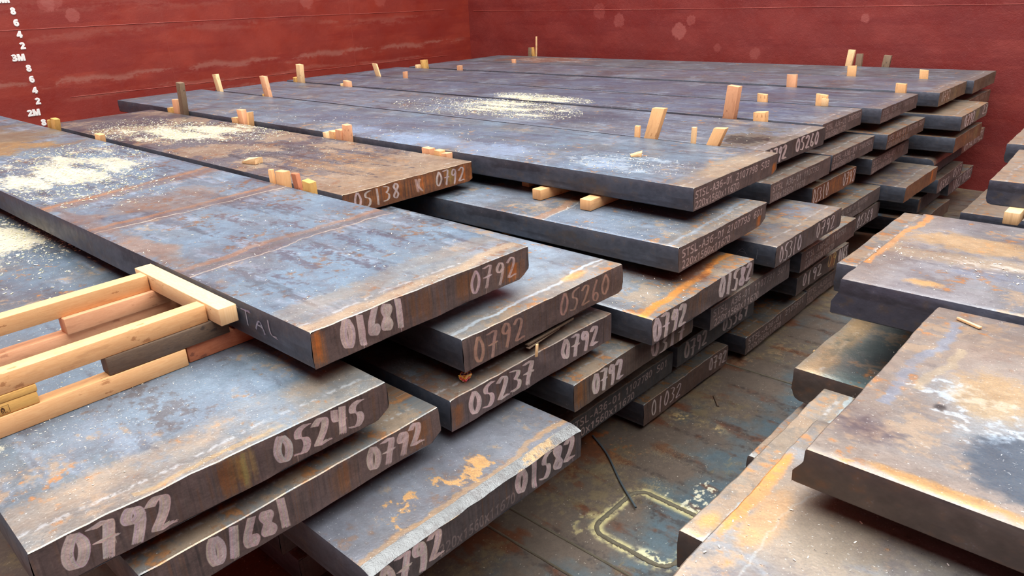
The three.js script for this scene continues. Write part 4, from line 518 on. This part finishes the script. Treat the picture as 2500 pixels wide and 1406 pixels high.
// a crumpled wrapper, a rod and a splinter in the aisle
{
  const g = new THREE.IcosahedronGeometry(0.036, 4), p = g.attributes.position; const base = new THREE.Vector3();
  for (let i = 0; i < p.count; i++) { base.fromBufferAttribute(p, i); const k = 0.7 + 0.9 * (C(base.x * 9 + 0.3, base.y * 9 + base.z * 7) - 0.3); p.setXYZ(i, base.x * 0.9 * k, base.y * 1.0 * k + 0.03, base.z * 1.25 * k); }
  const map = dataTexture(128, 128, (u, v, c) => { const n = A(u, v), m = B(u + 0.2, v); c[0] = 214; c[1] = 176; c[2] = 60; mix(c, [184, 56, 60], n > 0.52 ? 1 : 0); mix(c, [64, 40, 60], m > 0.58 ? 1 : 0); mix(c, [236, 214, 200], C(u, v) > 0.68 ? 1 : 0); });
  const m = mesh('sweet_wrapper', toCreasedNormals(g, 0.5), new THREE.MeshStandardMaterial({ map, roughness: 0.4 })); m.position.set(-20.47, 1.612, 16.35); tag(m, 'crumpled yellow and red wrapper under the near corner of the tan-painted slab', 'wrapper');
  const c = new THREE.CatmullRomCurve3([[-20.98, 0.012, 14.4], [-20.73, 0.012, 14.54], [-20.4, 0.012, 14.8], [-20.11, 0.03, 15.01]].map((q) => new THREE.Vector3(...q)));
  const rod = mesh('steel_rod', new THREE.TubeGeometry(c, 40, 0.009, 6, false), new THREE.MeshStandardMaterial({ color: 0x5a6468, roughness: 0.5, metalness: 0.3 })); tag(rod, 'thin steel rod on the floor, its end lying over the weld ring', 'rod');
  const s = new THREE.Mesh(sawn(0.02, 0.012, 0.2, { rough: 0.006 }), W.old); s.name = 'wood_splinter'; s.castShadow = s.receiveShadow = true; s.position.set(-20.42, 0.001, 13.165); s.rotation.y = 0.7; tag(s, 'dark splinter on the floor beside the slab painted 01032', 'splinter');
}

// sawdust and fine chips strewn over the tops: too many to count
const flake = toCreasedNormals(new RoundedBoxGeometry(1, 0.22, 0.42, 1, 0.1), 0.6), flakeMat = new THREE.MeshStandardMaterial({ color: 0xffffff, roughness: 1 });
function strew(id, label, patches, s) {
  seed = s; const q = SLABS.find((k) => k.id === id), total = patches.reduce((a, p) => a + p[0], 0), im = new THREE.InstancedMesh(flake, flakeMat, total), M = new THREE.Matrix4(), Q = new THREE.Quaternion(), E = new THREE.Euler(), P = new THREE.Vector3(), S = new THREE.Vector3(), K = new THREE.Color(); let i = 0;
  for (const [n, d0, w0, rd, rw, lo, hi, turn = 0, pale = 0.5] of patches) for (let k = 0; k < n; k++) {
    let a, b; const r = Math.pow(rnd(), 0.6) * 1.25, t = rnd() * 6.283; a = Math.cos(t) * r * rd; b = Math.sin(t) * r * rw;
    const d = d0 + a * Math.cos(turn) - b * Math.sin(turn), w = clamp(w0 + a * Math.sin(turn) + b * Math.cos(turn), 0.03, q.W - 0.03); const L = lo + (hi - lo) * Math.pow(rnd(), 3);
    const lx = -q.dir * Math.max(0.03, d), c = Math.cos(q.yaw), sn = Math.sin(q.yaw); P.set(q.x + c * lx - sn * w, q.y + L * 0.1 + 0.001, q.z - sn * lx - c * w); E.set(rr(-0.25, 0.25), rnd() * 6.28, rr(-0.2, 0.2)); S.set(L, L * rr(0.5, 1.2), L * rr(0.5, 1.1));
    im.setMatrixAt(i, M.compose(P, Q.setFromEuler(E), S)); const v = rr(0.5, 0.82); K.setRGB(v, v * rr(0.9, 0.97), v * (pale > rnd() ? rr(0.7, 0.85) : rr(0.55, 0.65))); im.setColorAt(i++, K);
  }
  im.castShadow = im.receiveShadow = true; im.name = 'sawdust'; tag(im, label, 'sawdust', undefined, 'stuff');
}
strew('2a', 'sawdust heaped at the far left end of the ridged slab, thinning to chips along it', [[2600, 5.6, 0.8, 1.3, 0.62, 0.006, 0.03, 0.25], [700, 4.4, 0.6, 0.8, 0.5, 0.004, 0.03], [420, 2.2, 0.8, 2.2, 0.75, 0.003, 0.018, 0, 0.9], [160, 0.8, 0.85, 0.8, 0.7, 0.002, 0.01, 0, 1]], 21);
strew('rusty', 'sawdust streaked across the far half of the rusty slab', [[3000, 4.75, 0.85, 1.3, 0.6, 0.006, 0.03, -0.35], [1100, 5.7, 0.7, 1.0, 0.55, 0.006, 0.03], [900, 2.9, 0.8, 1.6, 0.7, 0.004, 0.02], [260, 1, 0.8, 1, 0.7, 0.003, 0.014]], 22);
strew('4a', 'bright sawdust in the middle of the top slab painted 05260', [[2600, 4.35, 0.95, 1.1, 0.55, 0.006, 0.03, 0.2], [1200, 5.2, 0.8, 1.2, 0.6, 0.005, 0.03], [260, 1.6, 0.8, 1.6, 0.7, 0.003, 0.015]], 23);
strew('5a', 'sawdust spread on the near edge of the dark blue top slab', [[1800, 4.6, 0.3, 0.9, 0.25, 0.006, 0.03, 0.1]], 24);
strew('1a', 'wood chips and sawdust scattered over the slab under the timber frame', [[420, 0.95, 0.35, 0.6, 0.35, 0.003, 0.012, 0, 0.9], [520, 1.7, 0.6, 0.9, 0.55, 0.003, 0.016, 0, 0.9], [1500, 4.7, 1.2, 0.8, 0.35, 0.005, 0.03], [300, 3.4, 1.0, 0.9, 0.5, 0.004, 0.03], [160, 0.4, 0.9, 0.4, 0.6, 0.002, 0.008, 0, 1]], 25);
strew('3a', 'white flakes scattered on the slab stencilled S03', [[420, 0.95, 0.5, 0.55, 0.3, 0.004, 0.025, 0, 1], [500, 4.6, 0.5, 3.2, 0.6, 0.004, 0.025, 0, 1]], 26);
strew('3b', 'white chips scattered on the slab stencilled 601', [[420, 0.7, 0.7, 0.7, 0.65, 0.003, 0.015, 0, 1]], 27);
strew('3c', 'white chips on the orange-striped slab painted 01582', [[120, 0.3, 0.4, 0.3, 0.4, 0.003, 0.02, 0, 1]], 28);
strew('R2', 'white chips in a line across the orange-striped slab at right', [[240, 0.9, 0.62, 0.9, 0.16, 0.004, 0.022, -0.06, 1], [90, 0.8, 0.8, 0.8, 0.7, 0.003, 0.012, 0, 1]], 29);
strew('R1', 'fine white specks on the stained slab at right', [[150, 0.7, 0.8, 0.7, 0.75, 0.002, 0.008, 0, 1]], 30);
strew('R0b', 'white paint flakes on the grey slab in the bottom right corner', [[170, 0.5, 0.5, 0.5, 0.45, 0.002, 0.016, 0, 1]], 31);

// ------------------------------------------------------------ bearers between the layers, hidden under the slabs
{
  const box = new Map();
  for (const s of SLABS) {
    const lo = s.dir > 0 ? s.x - s.L : s.x, hi = s.dir > 0 ? s.x : s.x + s.L; s.lo = lo; s.hi = hi;
  }
  for (const s of SLABS) for (const f of [0.16, 0.8]) {
    const X = s.dir > 0 ? s.hi - 0.35 - f * (s.L - 1.2) : s.lo + 0.35 + f * (s.L - 1.2), zc = (k) => k.z - Math.sin(k.yaw) * (X - k.x), bottom = s.y - s.T, n0 = zc(s), f0 = n0 - s.W; let best = null;
    for (const k of SLABS) { if (k === s || X < k.lo + 0.2 || X > k.hi - 0.2 || k.y > bottom - 0.004) continue; const n1 = zc(k), ov = Math.min(n0, n1) - Math.max(f0, n1 - k.W); if (ov > 0.3 && (!best || k.y > best.y)) best = { y: k.y, a: Math.min(n0, n1) - 0.22, b: Math.max(f0, n1 - k.W) + 0.03 }; }
    best ??= { y: 0, a: n0 - 0.1, b: f0 + 0.1 };
    const h = bottom - best.y; if (h < 0.008) continue;
    timber('bearer', 'softwood bearer lying across a slab, wholly under the slab above it', 'timber', W.pine, 0.1, h - 0.004, best.a - best.b, [X, best.y + 0.001, (best.a + best.b) / 2], { rough: 0.001 }, 'bearers hidden between the slab layers');
  }
}

scene.traverse((o) => { if (o.isMesh) o.castShadow = o.receiveShadow = true; });
renderer.render(scene, camera);
